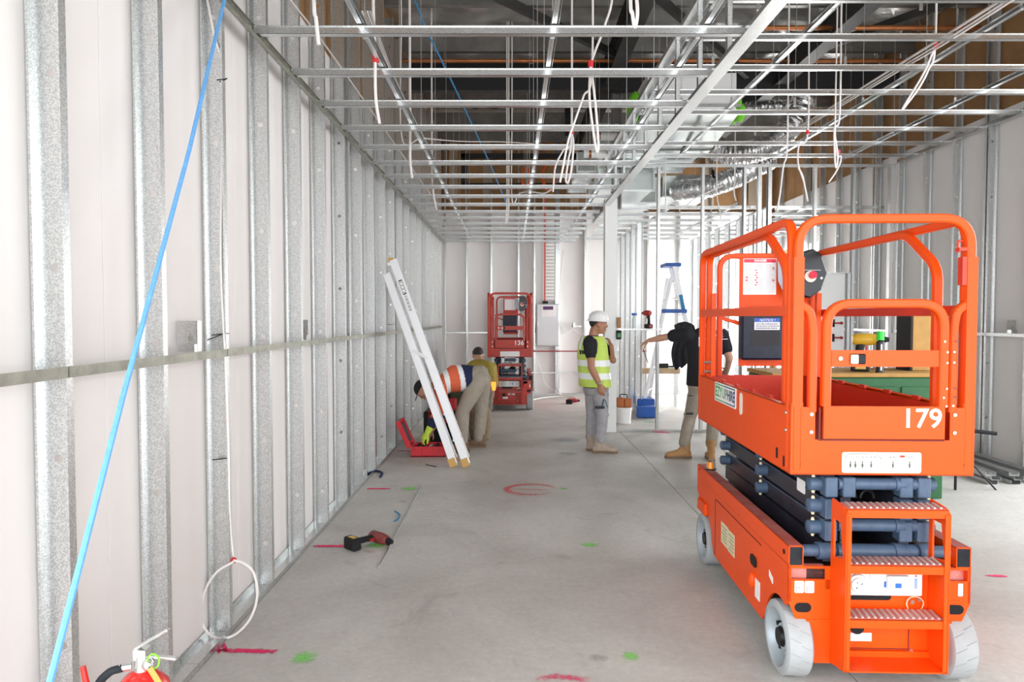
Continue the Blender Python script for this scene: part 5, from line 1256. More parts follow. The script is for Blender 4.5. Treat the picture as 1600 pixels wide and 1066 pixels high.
# cable ties poking from stud knock-outs
for px, py, Y, dx, l in ((345, 522, 3.42, 26, 'black cable tie on the third stud just above the rail'), (347, 716, 3.42, 18, 'black cable tie on the third stud below the rail'), (350, 126, 3.42, 12, 'black cable tie high on the third stud'), (612, 507, 7.6, 10, 'black cable tie on a far stud beside the ladder top'), (625, 431, 8.69, 8, 'black cable tie high on a far stud beside the ladder top')):
    q = P(px, py, Y); w_ = dx / F * Y; mb = MB(); mb.bar(q + V((-w_ * .55, 0, -.006)), q + V((w_ * .6, -.02, .004)), .006, .004); mb.bar(q + V((-w_ * .7, -.02, -.03 if dx > 20 else -.004)), q + V((w_ * .2, -.02, .0)), .006, .004)
    one(mb, 'cable_tie', black, l, 'cable tie', 'cable ties on the left studs')
# offcut clips standing on the noggin rails
def bracket(x, y, z, l, s=1, mirror=1):
    t = thing('stud_bracket', (x, y, z), l, 'bracket', 'stud brackets on the rail')
    mb = MB(); mb.box(-.09 * mirror if mirror > 0 else 0, 0 if mirror > 0 else .09, 0, .0015, 0, .14 * s); mb.build('back_plate', galv2, t)
    mb = MB(); mb.box(-.0015, 0, 0, .045, .0, .14 * s); mb.build('side_plate', galv2, t)
    mb = MB(); mb.box(-.06, .0, -.03, 0, 0, .035); mb.build('foot_plate', galv2, t)
    mb = MB(); mb.cyl((-.03, -.002, .06), (-.03, 0, .06), .012, n=10); mb.build('hole', noggin_m, t, True)
bracket(-1.43, 3.10, 1.447, 'galvanised bracket on the left rail, the nearer of two', 1.0)
bracket(-1.43, 4.78, 1.447, 'galvanised bracket on the left rail, the farther of two', 1.0)
bracket(5.40, 7.33, 1.437, 'galvanised bracket on the right rail at the frame edge', 1.0)

# ================================================================== LADDERS
alu = mat('aluminium_ladder', (0.78, 0.78, 0.80), 0.42, 0.45, var=.05, vscale=20)
alu_b = mat('white_ladder_rail', (0.86, 0.86, 0.88), 0.4, 0.15)
ochre = mat('ochre_plastic_foot', (0.62, 0.36, 0.10), 0.5)
def ladder_lean():
    f1, f2 = V((-.625, 7.28, 0)), V((-.488, 7.28, 0)); t1, t2 = P(604, 428, 7.5), P(614, 406, 7.5); D = V((-.025, .32, 0)); Dt = V((-.04, .24, 0))
    t = thing('folding_ladder', (-.55, 7.5, 0), 'folded aluminium step ladder leaning on the left wall beside the bent worker', 'ladder')
    def rail(a, b, w_, m): 
        mb = MB(); d = (b - a).normalized(); r = d.cross(V((0, 1, 0))).normalized(); mb.bar(a, b, .028, w_, up=r); return mb.build('ladder_rail', m, t, world=True, bevel=.003)
    rails = []
    for off, offt in ((V((0, 0, 0)), V((0, 0, 0))), (D, Dt)):
        rails.append(rail(f1 + off + V((0, 0, .03)), t1 + offt, .080, alu_b)); rails.append(rail(f2 + off + V((0, 0, .03)), t2 + offt, .085, alu_b))
        for f, t_ in ((f1, t1), (f2, t2)):
            d = (t_ - f).normalized(); mb = MB(); mb.bar(f + off + V((0, 0, .004)), f + off + d * .10, .036, .085, up=d.cross(V((0, 1, 0)))); mb.build('ladder_foot', ochre, t, world=True, bevel=.004)
    for k in range(1, 8):
        u_ = k / 8; a = f2.lerp(t2, u_); b = (f2 + D).lerp(t2 + Dt, u_)
        mb = MB(); mb.box(a.x - .05, a.x + .03, a.y + .012, b.y - .012, a.z - .012, a.z + .012); mb.build('ladder_tread', alu, t, world=True)
    for k in (2, 4, 6):
        u_ = k / 8; a = f1.lerp(t1, u_); b = (f1 + D).lerp(t1 + Dt, u_); mb = MB(); mb.bar(a, b, .025, .025); mb.build('rear_brace', alu, t, world=True)
    mb = MB(); mb.bar(t2 + V((-.055, .04, .0)), t2 + V((.0, .04, .0)), .05, .05); mb.build('top_cap', ochre, t, world=True)
    mb = MB(); mb.bar(t2 + V((-.03, -.015, -.05)), t2 + Dt + V((-.03, .015, -.05)), .05, .03); mb.build('top_bar', white_p, t, world=True)
    mb = MB(); a, b = f1.lerp(t1, .60), f2.lerp(t2, .52); mb.bar(a + V((0, -.02, 0)), b + V((0, -.02, 0)), .012, .03); mb.build('spreader', white_p, t, world=True)
    d = (t2 - f2).normalized(); r = d.cross(V((0, 1, 0))).normalized()
    for a, b, wdt, m in ((.90, .83, .040, black), (.895, .835, .030, lab), (.82, .75, .036, mat('faded_label', (.66, .68, .66), .5))):
        mb = MB(); yo = -.0155 if m is black else (-.0165 if m is lab else -.0157)
        mb.bar(f2.lerp(t2, b) + V((0, yo, 0)), f2.lerp(t2, a) + V((0, yo, 0)), .002, wdt, up=r); mb.build('rail_label', m, t, world=True)
    mb = MB()
    for k in range(9): c = f2.lerp(t2, .755 + .017 * k); mb.bar(c + V((-.008, -.0175, 0)), c + V((.010, -.0175, -.004)), .002, .010, up=(0, 0, 1))
    mb.build('label_print', mat('grey_ink', (.2, .2, .24), .6), t, world=True)
ladder_lean()
def ladder_a():
    t = thing('step_ladder', P(1046, 640, 11.7), 'open aluminium step ladder with blue cap and brace behind the partition', 'ladder')
    t.location.z = 0
    bl = mat('blue_ladder_plastic', (.015, .10, .42), .4)
    T = P(1047, 415, 11.5); fy = 11.2
    def rl(a, b, w_, m=alu_b): mb = MB(); mb.bar(a, b, .03, w_, up=(1, 0, 0)); return mb.build('ladder_rail', m, t, world=True, bevel=.004)
    # front section (with treads) stands right, rear section left
    A1, A2 = P(1100, 640, 11.4), P(1112, 640, 12.0); A1.z = 0; A2.z = 0
    B1, B2 = P(1002, 650, 11.2), P(1012, 640, 11.8); B1.z = 0; B2.z = 0
    T1, T2 = T + V((.03, -.18, 0)), T + V((.05, .18, 0)); S1, S2 = T + V((-.01, -.18, -.20)), T + V((.0, .18, -.20))
    rl(A1, T1, .075); rl(A2, T2, .075); rl(B1, S1, .055); rl(B2, S2, .055)
    for k in range(1, 9):
        a = A1.lerp(T1, k / 9); b = A2.lerp(T2, k / 9); mb = MB(); mb.box(a.x - .055, a.x + .04, a.y + .01, b.y - .01, a.z - .014, a.z + .014); mb.build('ladder_tread', alu, t, world=True)
    for k in range(1, 6):
        a = B1.lerp(S1, k / 6); b = B2.lerp(S2, k / 6); mb = MB(); mb.bar(a, b, .02, .02); mb.build('rear_brace', alu, t, world=True)
    mb = MB(); mb.box(T.x - .12, T.x + .14, T.y - .22, T.y + .22, T.z - .03, T.z + .03); mb.build('top_cap', bl, t, world=True, bevel=.01)
    mb = MB(); q1, q2 = P(1034, 486, 11.3), P(1073, 486, 11.3); mb.box(q1.x, q2.x, 11.25, 11.30, q1.z - .035, q1.z + .03); mb.build('brace_plate', bl, t, world=True, bevel=.006)
    a, b = A1.lerp(T1, .80), A1.lerp(T1, .68); mb = MB(); mb.bar(a + V((0, -.018, 0)), b + V((0, -.018, 0)), .002, .06, up=(1, 0, 0)); mb.build('rail_label', mat('blue_rail_label', (.02, .25, .45), .5), t, world=True)
    mb = MB(); q = P(1010, 631, 11.2); mb.box(q.x - .16, q.x + .12, 11.1, 11.5, q.z - .02, q.z + .09); mb.build('work_tray', bl, t, world=True, bevel=.01)
ladder_a()
q = P(1010, 641, 10.9); t = thing('step_box', (q.x, 11.0, 0), 'blue plastic step box on the floor below the open ladder', 'box'); bl = MATS['blue_ladder_plastic']
mb = MB(); mb.box(q.x - .15, q.x + .15, 10.85, 11.0, .004, .17); mb.build('box_body', bl, t, world=True, bevel=.012); mb = MB(); mb.box(q.x - .155, q.x + .155, 10.84, 11.0, .155, .18); mb.build('box_rim', bl, t, world=True)

# ================================================================== ELECTRICAL BOARD AND TRAY ON THE BACK WALL
q0, q1 = P(838, 475, 14.0), P(874, 541, 14.0)
t = thing('distribution_board', ((q0.x + q1.x) / 2, 14.1, q1.z), 'grey metal distribution board on the back wall right of the far lift', 'electrical board')
mb = MB(); mb.box(q0.x, q1.x, 13.98, 14.19, q1.z, q0.z); mb.build('cabinet', mat('light_grey_cabinet', (.52, .53, .54), .4, .2), t, world=True, bevel=.01)
mb = MB(); mb.box(q0.x + .02, q1.x - .02, 13.972, 13.98, q1.z + .02, q0.z - .02); dr = mb.build('door', mat('light_grey_door', (.56, .57, .58), .35, .3), t, world=True, bevel=.003)
mb = MB(); mb.box(q0.x + .10, q1.x - .08, 13.966, 13.972, q0.z - .26, q0.z - .03); mb.build('notice_plate', lab, dr, world=True); mb = MB(); mb.box(q0.x + .14, q1.x - .13, 13.962, 13.966, q0.z - .12, q0.z - .05); mb.build('warning_band', mat('dark_blue_red', (.10, .03, .12), .5), dr, world=True)
mb = MB(); mb.box(q0.x + .02, q0.x + .035, 13.955, 13.972, q1.z + .4, q1.z + .5); mb.build('door_latch', steel, dr, world=True)
t = thing('cable_tray', P(857, 420, 14.1), 'tall cable tray with white clips rising above the distribution board', 'cable tray')
a0, a1 = P(846, 470, 14.1), P(867, 330, 14.1)
mb = MB(); mb.box(a0.x + .02, a1.x, 14.08, 14.10, a0.z, a1.z); mb.build('tray_back', mat('tray_grey', (.55, .53, .50), .5, .3), t, world=True)
n_ = 26
for k in range(n_):
    z = a0.z + .03 + k * (a1.z - a0.z - .05) / n_; mb = MB(); mb.box(a0.x + .06, a1.x - .02, 14.05, 14.08, z, z + .034); mb.build('cable_saddle', white_p, t, world=True)
for k, (dx, m) in enumerate(((.06, redtape), (.075, mat('orange_brown_cable', (.5, .12, .04), .5)), (.03, white_cable), (.045, grey_cable))):
    mb = MB(); mb.tube([(a0.x + dx, 14.03, a0.z - .03), (a0.x + dx, 14.03, a1.z + .3)], .010, 6); mb.build('tray_cable', m, t, True, world=True)
mb = MB(); mb.box(a0.x + .02, a0.x + .13, 13.98, 14.1, a0.z - .06, a0.z - .01); mb.build('entry_gland', black, t, world=True)
def wc(pts, r, m, l, g='loose cables on the back wall'):
    return cable([(a, b, 14.185) for a, b in pts], r, m, l, group=g)
wc([(870, 490), (876, 508), (886, 520), (896, 512), (902, 508)], .008, white_cable, 'white cable looping from the right side of the grey board')
wc([(838, 560), (846, 580), (852, 600), (868, 612), (880, 618)], .008, white_cable, 'white cable trailing from the far lift to the floor')
wc([(871, 541), (872, 570), (871, 600), (876, 618)], .007, white_cable, 'white cable dropping straight below the grey board')
wc([(880, 390), (876, 430), (874, 470), (872, 500)], .006, grey_cable, 'thin grey cable hanging right of the cable tray')
wc([(726, 480), (723, 500), (728, 520), (729, 545)], .006, grey_cable, 'thin grey cable beside the first back wall stud')
wc([(820, 380), (834, 420), (838, 470), (836, 520)], .006, white_cable, 'white cable hanging left of the grey board')
wc([(865, 520), (880, 522), (895, 516), (905, 522), (915, 520)], .006, white_cable, 'thin white cable trailing right of the grey board')
mb = MB(); a, b = P(832, 549, 13.85), P(1010, 549, 13.85); mb.tube([a, b], .012, 8); one(mb, 'conduit', mat('dark_red_conduit', (.35, .03, .03), .5), 'dark red conduit running level across the back wall', 'conduit', smooth=True)
q = P(904, 510, 13.9); mb = MB(); mb.box(q.x - .12, q.x + .05, 13.9, 14.197, q.z - .02, q.z + .02); mb.box(q.x - .12, q.x - .08, 13.85, 14.1, q.z - .02, q.z + .08); one(mb, 'clamp_bracket', galv, 'galvanised clamp bracket behind the man in the white hard hat', 'bracket', bevel=.004)

# ================================================================== TOOLS
toolred = mat('tool_red', (.42, .015, .015), .4); toolyel = mat('tool_yellow', (.70, .42, .03), .4); bat = mat('battery_black', (.012, .012, .013), .5, spec=.25)
def cordless(loc, label, colour, rz=0, lying=False, s=1.0, rx=0, group='cordless drills'):
    t = thing('cordless_drill', loc, label, 'drill', group, rz); t.scale = (s, s, s)
    if lying: t.rotation_euler = (0, pi / 2, rz)
    def b(mb, n, m, sm_=True, bv=0): return mb.build(n, m, t, sm_, bevel=bv)
    mb = MB(); mb.loft([((0, y, .205), (1, 0, 0), (0, 0, 1), a, c) for y, a, c in ((.085, .024, .026), (.07, .034, .036), (-.02, .036, .038), (-.075, .028, .030), (-.085, .020, .022))], 16); b(mb, 'motor_body', colour)
    mb = MB(); mb.cyl((0, -.085, .205), (0, -.125, .205), .022, .014, 14); b(mb, 'chuck', bat)
    mb = MB(); mb.loft([((0, y, z), (1, 0, 0), (0, 1, 0), a, c) for z, y, a, c in ((.19, .035, .020, .028), (.13, .045, .018, .024), (.06, .050, .020, .028))], 12); b(mb, 'grip', bat)
    mb = MB(); mb.box(-.006, .006, -.004, .012, .135, .165); b(mb, 'trigger', toolred)
    mb = MB(); mb.box(-.038, .038, -.015, .095, .0, .060); bt = mb.build('battery', bat, t, bevel=.008)
    mb = MB(); mb.box(-.0385, -.037, .01, .07, .015, .045); mb.box(-.02, .02, .095, .0965, .012, .05); mb.build('battery_label', toolred if colour is toolred else toolyel, bt)
    return t
gx = G(556, 862)
cordless((gx.x - .02, gx.y - .02, .046), 'red and black cordless drill lying on the floor near the left wall', mat('scuffed_dark_red', (.20, .035, .03), .5, var=.5, vscale=40), rz=radians(48), lying=True, s=1.12, rx=radians(-88))
cordless((2.02 - .13, YP + .02, 1.4535), 'red cordless drill standing on the partition rail', toolred, rz=radians(200), s=1.05)
cordless((-.0 + P(893, 628, 12.6).x, 12.6, .045), 'small red and black drill lying on the floor near the back wall', toolred, rz=radians(80), lying=True, s=1.1, rx=radians(-85))
# green site box behind the large lift, with plywood and tools
dg = mat('dark_green_steel', (.012, .10, .03), .45, var=.2, vscale=6); ply = mat('tan_plywood', (.42, .23, .06), .7, var=.15, vscale=8, bump=.1)
bx0, bx1 = P(1208, 590, 5.75).x, P(1477, 590, 5.75).x
t = thing('site_box', ((bx0 + bx1) / 2, 6.1, 0), 'dark green steel site box behind the large lift', 'storage box')
mb = MB(); mb.box(bx0, bx1, 5.75, 6.35, .06, 1.10); mb.build('box_body', dg, t, world=True, bevel=.01)
for k in range(4):
    a = bx0 + .06 + k * (bx1 - bx0 - .12) / 4; mb = MB(); mb.box(a + .02, a + (bx1 - bx0 - .12) / 4 - .02, 5.738, 5.75, .45, 1.02); mb.build('side_panel', dg, t, world=True, bevel=.004)
for x in (bx0 + .05, bx1 - .15):
    mb = MB(); mb.box(x, x + .1, 5.8, 6.3, 0, .06); mb.build('skid', dg, t, world=True)
mb = MB(); mb.box(bx0 - .01, bx1 + .01, 5.74, 6.36, 1.10, 1.135); mb.build('lid', ply, t, world=True, bevel=.004)
q0, q1 = P(1425, 494, 6.0), P(1478, 494, 6.0)
mb = MB(); mb.box(q0.x, q1.x, 5.98, 6.2, 1.137, q0.z); t2 = one(mb, 'plywood_box', ply, 'tall tan plywood box standing on the right end of the green site box', 'box', bevel=.004)
mb = MB(); mb.box(q0.x - .02, q0.x - .002, 5.98, 6.2, 1.137, q0.z); one(mb, 'sheet_offcut', black, 'thin black sheet standing against the plywood box', 'sheet')
cordless((P(1362, 560, 5.85).x, 5.93, 1.137), 'yellow and black cordless drill standing on the green site box', toolyel, rz=radians(70), s=1.35)
q = P(1386, 560, 5.8); t = thing('spray_can', (q.x - .06, 5.80, 1.137), 'marking paint can with bright green cap on the green site box', 'spray can')
mb = MB(); mb.cyl((0, 0, 0), (0, 0, .26), .032, n=18); mb.cyl((0, 0, .26), (0, 0, .275), .030, .016, 18); mb.build('can', mat('dark_print_can', (.03, .03, .035), .35, .3), t, True); mb = MB(); mb.cyl((0, 0, .275), (0, 0, .35), .031, .027, 18); mb.build('cap', mat('bright_green_cap', (.02, .75, .05), .4), t, True)
mb = MB(); mb.box(-.012, .0, -.0335, -.031, .02, .24); mb.build('label_band', lab, t)
# suction handles on the white board
for z_, l in ((P(1312, 505, YP).z, 'upper'), (P(1312, 528, YP).z, 'lower')):
    q = P(1311, 500, YP); t = thing('board_clamp', (q.x, YP + .04, z_), l + ' of two small red clamps with black pads on the white board', 'clamp', 'red clamps on the board')
    mb = MB(); mb.cyl((-.055, 0, 0), (.06, 0, 0), .010, n=8); mb.cyl((.05, 0, 0), (.07, 0, 0), .022, .018, 10); mb.build('handle', toolred, t, True)
    mb = MB(); mb.box(-.075, -.045, -.015, .039, -.055, .055); mb.build('pad', black, t, bevel=.003)
# things on and below the partition rail
q = P(992, 500, YP); t = thing('drink_bottle', (q.x, YP + .04, 1.4535), 'clear bottle with blue cap on the partition rail', 'bottle')
mb = MB(); mb.loft([((0, 0, z), (1, 0, 0), (0, 1, 0), r, r) for z, r in ((0, .030), (.12, .032), (.15, .028), (.17, .016), (.185, .014))], 16); mb.build('body', mat('clear_bottle', (.6, .68, .72), .15), t, True); mb = MB(); mb.cyl((0, 0, .183), (0, 0, .215), .038, n=14); mb.build('cap', bl, t, True)
q = P(966, 500, YP); t = thing('laser_level', (q.x, YP - .05, 1.30), 'black and green laser level hanging from the partition rail by the post', 'laser level')
mb = MB(); mb.box(-.035, .035, -.03, .03, 0, .13); mb.build('body', bat, t, bevel=.012); mb = MB(); mb.box(-.025, .025, -.034, -.03, .03, .09); mb.build('window', mat('dark_green_glass', (.02, .20, .05), .2), t, bevel=.002); mb = MB(); mb.box(-.03, .03, -.02, .02, .16, .31); mb.build('mount', mat('brown_mount', (.35, .17, .06), .5), t, bevel=.006); mb = MB(); mb.box(-.012, .012, -.01, .01, .12, .17); mb.build('neck', steel, t)
q = P(975, 650, 10.3); t = thing('bucket', (q.x, 10.35, 0), 'white plastic tub on the floor right of the white post', 'tub')
mb = MB(); mb.loft([((0, 0, z), (1, 0, 0), (0, 1, 0), r, r) for z, r in ((.002, .11), (.23, .125))], 20); mb.build('tub_body', white_p, t, True); mb = MB(); mb.cyl((0, 0, .225), (0, 0, .245), .132, n=20); mb.build('tub_lid', white_p, t, True)
q = P(974, 625, 10.4); t = thing('tool_case', (q.x, 10.35, .247), 'orange-brown tool case on top of the white tub', 'tool case')
mb = MB(); mb.box(-.11, -.005, -.07, .07, 0, .14); mb.build('case_body', mat('orange_brown_case', (.45, .13, .03), .5), t, bevel=.01); mb = MB(); mb.box(.0, .11, -.07, .07, 0, .13); mb.build('case_body', mat('orange_brown_case', (.45, .13, .03), .5), t, bevel=.01); mb = MB(); mb.tube(rounded([(-.06, 0, .14), (-.06, 0, .19), (.05, 0, .19), (.05, 0, .13)], .02), .008, 6); mb.build('handle', black, t, True)
# timber board with bits behind the partition
q0, q1 = P(1000, 577, 12.2), P(1062, 577, 12.2); mb = MB(); mb.box(q0.x, q1.x, 12.15, 12.3, q0.z - .08, q0.z + .02); mb2 = thing('saw_bench', ((q0.x + q1.x) / 2, 12.2, 0), 'low timber-topped bench behind the open ladder', 'bench'); mb.build('top', mat('pale_timber', (.50, .36, .22), .7, var=.15, vscale=9), mb2, world=True)
for x in (q0.x + .06, q1.x - .08):
    for y in (12.17, 12.27): mb = MB(); mb.box(x, x + .025, y, y + .025, 0, q0.z - .08); mb.build('leg', galv, mb2, world=True)
q = P(1036, 570, 12.2); mb = MB(); mb.box(q.x - .08, q.x + .1, 12.18, 12.28, q0.z + .021, q0.z + .10); mb.box(q.x + .1, q.x + .2, 12.2, 12.26, q0.z + .03, q0.z + .06); one(mb, 'power_saw', bat, 'small black power tool lying on the timber bench', 'power tool', bevel=.01)
# black jacket hung over the partition rail
def jacket():
    rnd = random.Random(4); x0, x1 = P(1054, 520, 9.5).x, P(1085, 520, 9.5).x; zt = 1.50; mb = MB(); nx, nz = 14, 18; vs = []; fs = []
    for side, yy in ((0, YP - .035), (1, YP - .015)):
        for i in range(nx + 1):
            u_ = i / nx; zb = .86 + .35 * max(0, abs(u_ - .35) - .25) * 2.2 + .02 * sin(i * 1.7)
            for j in range(nz + 1):
                v_ = j / nz; x = x0 + (x1 - x0) * u_ + .02 * sin(v_ * 7) - .03 * v_; z = zt + .05 * sin(u_ * pi) - (zt - zb) * v_; vs.append((x, yy - .018 * sin(u_ * 19 + v_ * 2) * (1 if side == 0 else .6) * (.3 + v_), z))
    o = (nx + 1) * (nz + 1)
    for s_ in (0, 1):
        for i in range(nx):
            for j in range(nz): q = s_ * o + i * (nz + 1) + j; fs.append((q, q + 1, q + nz + 2, q + nz + 1))
    ring = [i * (nz + 1) for i in range(nx + 1)] + [nx * (nz + 1) + j for j in range(1, nz + 1)] + [i * (nz + 1) + nz for i in range(nx - 1, -1, -1)] + [j for j in range(nz - 1, 0, -1)]
    for k in range(len(ring)): a, b = ring[k], ring[(k + 1) % len(ring)]; fs.append((a, b, b + o, a + o))
    mb.add(vs, fs); return one(mb, 'jacket', blackcloth, 'black jacket hung over the partition rail beside the pointing arm', 'jacket', smooth=True)
jacket()
# ================================================================== RED TOOL BOX AND BAGS BY THE LEFT WALL
redbox = mat('bright_red_case', (.62, .02, .03), .4)
q = P(667, 700, 7.75); t = thing('tool_box', (-.965, 7.95, 0), 'open bright red tool box full of black tools under the worker\'s glove', 'tool box')
W_ = .20
mb = MB(); mb.box(-W_, W_, -.15, -.13, .004, .12); mb.box(-W_, W_, .13, .15, .004, .12); mb.box(-W_, -W_ + .02, -.13, .13, .004, .12); mb.box(W_ - .02, W_, -.13, .13, .004, .12); mb.box(-W_, W_, -.15, .15, .002, .012); cb = mb.build('case_base', redbox, t)
mb = MB(); mb.box(-.07, .07, -.157, -.15, .02, .105); mb.build('front_ridge', redbox, cb, bevel=.004)
for x in (-.14, .14): mb = MB(); mb.box(x - .018, x + .018, -.160, -.15, .075, .125); mb.build('latch', redbox, cb, bevel=.003)
R = Matrix.Rotation(radians(-24), 3, 'Y'); mb = MB(); c = (-W_ - .03, 0, .10)
for (a, b, cc, d, e, f_) in ((-.012, .0, -.15, .15, 0, .33), (0, .045, -.15, -.135, 0, .33), (0, .045, .135, .15, 0, .33), (0, .045, -.135, .135, .315, .33), (0, .045, -.135, .135, 0, .012)): mb.box(a, b, cc, d, e, f_, R=R, c=c)
ld_ = mb.build('case_lid', redbox, t)
mb = MB()
for k in range(5): mb.box(.004, .03, -.11 + k * .048, -.085 + k * .048, .05, .28, R=R, c=c)
mb.build('bit_holder', mat('dark_grey_insert', (.08, .08, .09), .5), ld_)
rnd = random.Random(9)
for k in range(9):
    x, y = -.15 + (k % 5) * .072, -.08 + (k // 5) * .13; t3 = thing('hand_tool', (-.965 + x, 7.95 + y, .013), ['black socket wrench', 'black pliers', 'silver spanner', 'black impact driver body', 'black torch', 'coiled black lead', 'black battery pack', 'silver socket set rail', 'black screwdriver'][k] + ' lying in the red tool box', 'tool', 'tools in the red tool box')
    mb = MB(); m_ = steel if k in (2, 7) else bat; mb.bar((-.03, -.04, .03), (.03, .045, .08 + .04 * rnd.random()), .032, .030); mb.build('shaft', m_, t3, bevel=.006); mb = MB(); mb.ball((-.03, -.04, .033), .028, 10, 6); mb.build('head', m_, t3, True)
t = thing('tool_case', (-.88, 8.75, 0), 'tall black tool stack with red lid under the worker\'s face', 'tool case')
mb = MB(); mb.box(-.24, .18, -.16, .16, 0, .42); mb.build('case_body', bat, t, bevel=.02); mb = MB(); mb.box(-.16, .16, -.15, .15, .42, .56); mb.build('top_case', redbox, t, bevel=.015); mb = MB(); mb.tube(rounded([(-.08, 0, .56), (-.08, 0, .61), (.08, 0, .61), (.08, 0, .56)], .02), .010, 6); mb.build('handle', black, t, True)
mb = MB()
c = V((-.92, 8.52, 0))
for j in range(5): mb.tube([c + V((.12 * cos(k / 14 * 2 * pi + j), .05 * sin(k / 14 * 2 * pi) - .02, .34 + .015 * j + .05 * sin(k / 7 * 2 * pi + j))) for k in range(14)], .009, 6, closed=True)
one(mb, 'cable_coil', mat('red_orange_lead', (.45, .04, .03), .5), 'tangled red extension lead draped on the tool stack', 'cable coil', smooth=True, kind='stuff')
t = thing('canvas_bag', (-.42, 8.95, 0), 'tan canvas bag standing behind the leaning ladder', 'bag')
mb = MB(); mb.loft([((0, 0, z), (1, 0, 0), (0, 1, 0), a, b) for z, a, b in ((.003, .13, .13), (.15, .15, .15), (.36, .14, .13), (.46, .10, .08))], 16); fuse(mb, 'bag_body', mat('tan_canvas', (.34, .26, .17), .9, var=.2, vscale=14, bump=.4), t, .012, 2, world=False)
mb = MB(); mb.tube(rounded([(-.08, 0, .44), (-.07, 0, .56), (.07, 0, .56), (.08, 0, .44)], .03), .011, 6); mb.build('handle', black, t, True)
t = thing('camouflage_bag', (-.78, 9.12, 0), 'dark green camouflage bag hanging high behind the ladder', 'bag'); mb = MB(); mb.loft([((0, 0, z), (1, 0, 0), (0, 1, 0), a, b) for z, a, b in ((.003, .14, .12), (.4, .15, .13), (.66, .12, .11), (.74, .07, .06))], 16); fuse(mb, 'bag_body', mat('camouflage', (.03, .05, .03), .9, col2=(.12, .14, .08), vscale=16), t, .012, 2, world=False)
mb = MB(); mb.tube(rounded([(-.06, 0, .72), (-.05, 0, .80), (.05, 0, .80), (.06, 0, .72)], .03), .010, 6); mb.build('handle', black, t, True)
# ================================================================== FIRE EXTINGUISHER
q = P(222, 1062, 1.98); fx, fy = q.x, 1.98
ex = thing('fire_extinguisher', (fx, fy, 0), 'red fire extinguisher with silver valve at the bottom left', 'fire extinguisher')
exr = mat('extinguisher_red', (.70, .02, .015), .25, coat=.4); chrome = mat('chrome_valve', (.78, .78, .76), .25, .9)
H_ = q.z + .02
mb = MB(); mb.loft([((0, 0, z), (1, 0, 0), (0, 1, 0), r, r) for z, r in ((.003, .070), (.01, .080), (H_ - .08, .080), (H_ - .035, .072), (H_ - .005, .045), (H_ + .01, .020))], 28); mb.build('cylinder', exr, ex, True)
mb = MB(); mb.cyl((0, 0, H_ + .005), (0, 0, H_ + .055), .021, .019, 14); mb.box(-.016, .02, -.018, .018, H_ + .045, H_ + .075); mb.cyl((-.02, -.018, H_ + .03), (-.05, -.03, H_ + .03), .012, n=10); mb.ball((.03, -.02, H_ + .035), .018, 10, 8); mb.build('valve', chrome, ex, True)
mb = MB(); mb.bar((-.02, 0, H_ + .072), (.085, -.01, H_ + .135), .018, .008); mb.build('lever', chrome, ex, bevel=.002)
mb = MB(); mb.bar((-.02, 0, H_ + .055), (.11, -.01, H_ + .048), .018, .007); mb.build('carry_handle', chrome, ex, bevel=.002)
mb = MB(); mb.tube(curve([(-.04, -.03, H_ + .03), (-.075, -.04, H_ + .02), (-.11, -.04, H_ - .03), (-.115, -.04, H_ - .15), (-.10, -.03, H_ - .3)], 6), .012, 8); mb.build('hose', rubber, ex, True)
mb = MB(); mb.cyl((-.125, -.05, H_ - .05), (-.142, -.05, H_ + .045), .010, .008, 10); mb.build('nozzle', exr, ex, True)
mb = MB(); mb.tube([(.05 + .018 * cos(k / 10 * 2 * pi), -.03, H_ + .05 + .022 * sin(k / 10 * 2 * pi)) for k in range(11)], .0025, 5); mb.build('seal_tag', green, ex, True)
mb = MB(); mb.bar((.045, -.04, H_ + .035), (.10, -.045, H_ - .05), .003, .018); mb.build('inspection_tag', mat('brass_tag', (.62, .38, .10), .4, .4), ex)
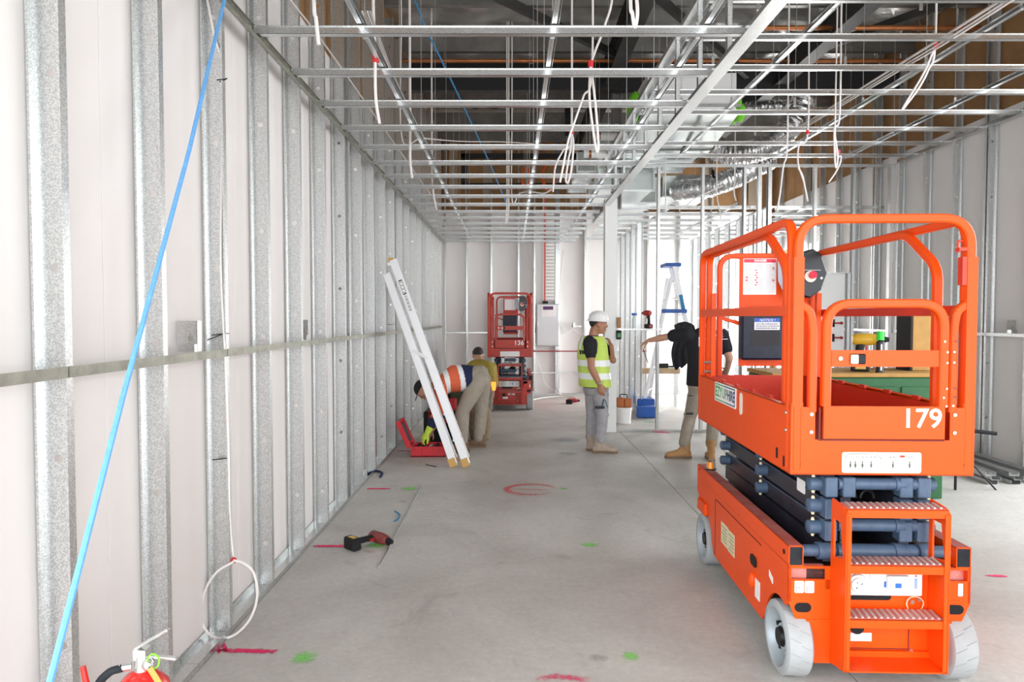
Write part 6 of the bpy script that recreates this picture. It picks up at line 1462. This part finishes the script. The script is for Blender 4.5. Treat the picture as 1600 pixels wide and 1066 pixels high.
# ================================================================== FLOOR BITS
a, b = G(592, 888), G(660, 760); t = one(MB().cyl(a + V((0, 0, .007)), b + V((0, 0, .007)), .006, n=8), 'threaded_rod', galv2, 'long thin threaded rod lying on the floor', 'rod', smooth=True)
def bits(pts, r, m, name, label, cat): mb = MB(); mb.tube(curve([G(*p) + V((0, 0, r)) for p in pts], 5), r, 6); return one(mb, name, m, label, cat, smooth=True)
bits([(617, 800), (624, 805), (622, 812), (616, 816)], .006, mat('blue_plastic_scrap', (.02, .22, .40), .5), 'plastic_strip', 'curled blue plastic strip on the floor left of the rod', 'strip')
bits([(575, 742), (588, 738), (597, 741), (594, 747)], .012, navy, 'plastic_strip', 'dark blue strap scrap lying against the bottom track', 'strip')
bits([(665, 726), (672, 728), (682, 730)], .004, black, 'wire_scrap', 'short black wire scrap on the floor before the ladder', 'wire')
bits([(604, 852), (609, 853)], .004, black, 'wire_scrap', 'tiny black wire scrap beside the green dot', 'wire')
bits([(1010, 655), (1040, 640), (1060, 632), (1090, 628)], .006, grey_cable, 'cable', 'grey cable snaking over the floor behind the partition', 'cable')
bits([(780, 610 + 12), (800, 640 - 8), (830, 636 - 10), (850, 622), (880, 620), (900, 622)], .008, white_cable, 'cable', 'white cable lying along the foot of the back wall', 'cable')
# stack of track lengths by the right wall
k = 0
for r_ in range(3):
    for c_ in range(3):
        x = 4.62 + c_ * .17 + r_ * .03; z = .002 + r_ * .042; t = thing('track_length', (x, 8, z), ['bottom', 'middle', 'top'][r_] + ' row ' + ['left', 'centre', 'right'][c_] + ' steel track in the stack by the right wall', 'steel track', 'steel tracks stacked by the right wall', rz=radians(2 * (c_ - 1) - 3 * (r_ == 2)))
        mb = MB(); mb.box(0, .09, -1.5, 1.6 - .2 * r_, 0, .0016); mb.box(0, .0016, -1.5, 1.6 - .2 * r_, 0, .038); mb.box(.0884, .09, -1.5, 1.6 - .2 * r_, 0, .038); mb.build('channel', galv2, t)
q = P(1540, 676, 6.2); mb = MB(); mb.cyl(q + V((-.25, .1, .02)), q + V((.10, 0, -.01)), .018, n=12); t = thing('tube_stand', (q.x, q.y, 0), 'black tube on a thin stand beside the right of the large lift', 'stand'); mb.build('tube', black, t, True, world=True)
mb = MB(); mb.cyl(q + V((-.2, .1, 0)), (q.x - .2, q.y + .1, 0), .012, n=8); mb.build('post', black, t, True, world=True)
mb = MB(); mb.cyl(q + V((-.2, .1, -.15)), (q.x + .18, q.y + .1, 0), .008, n=8); mb.build('strut', black, t, True, world=True)
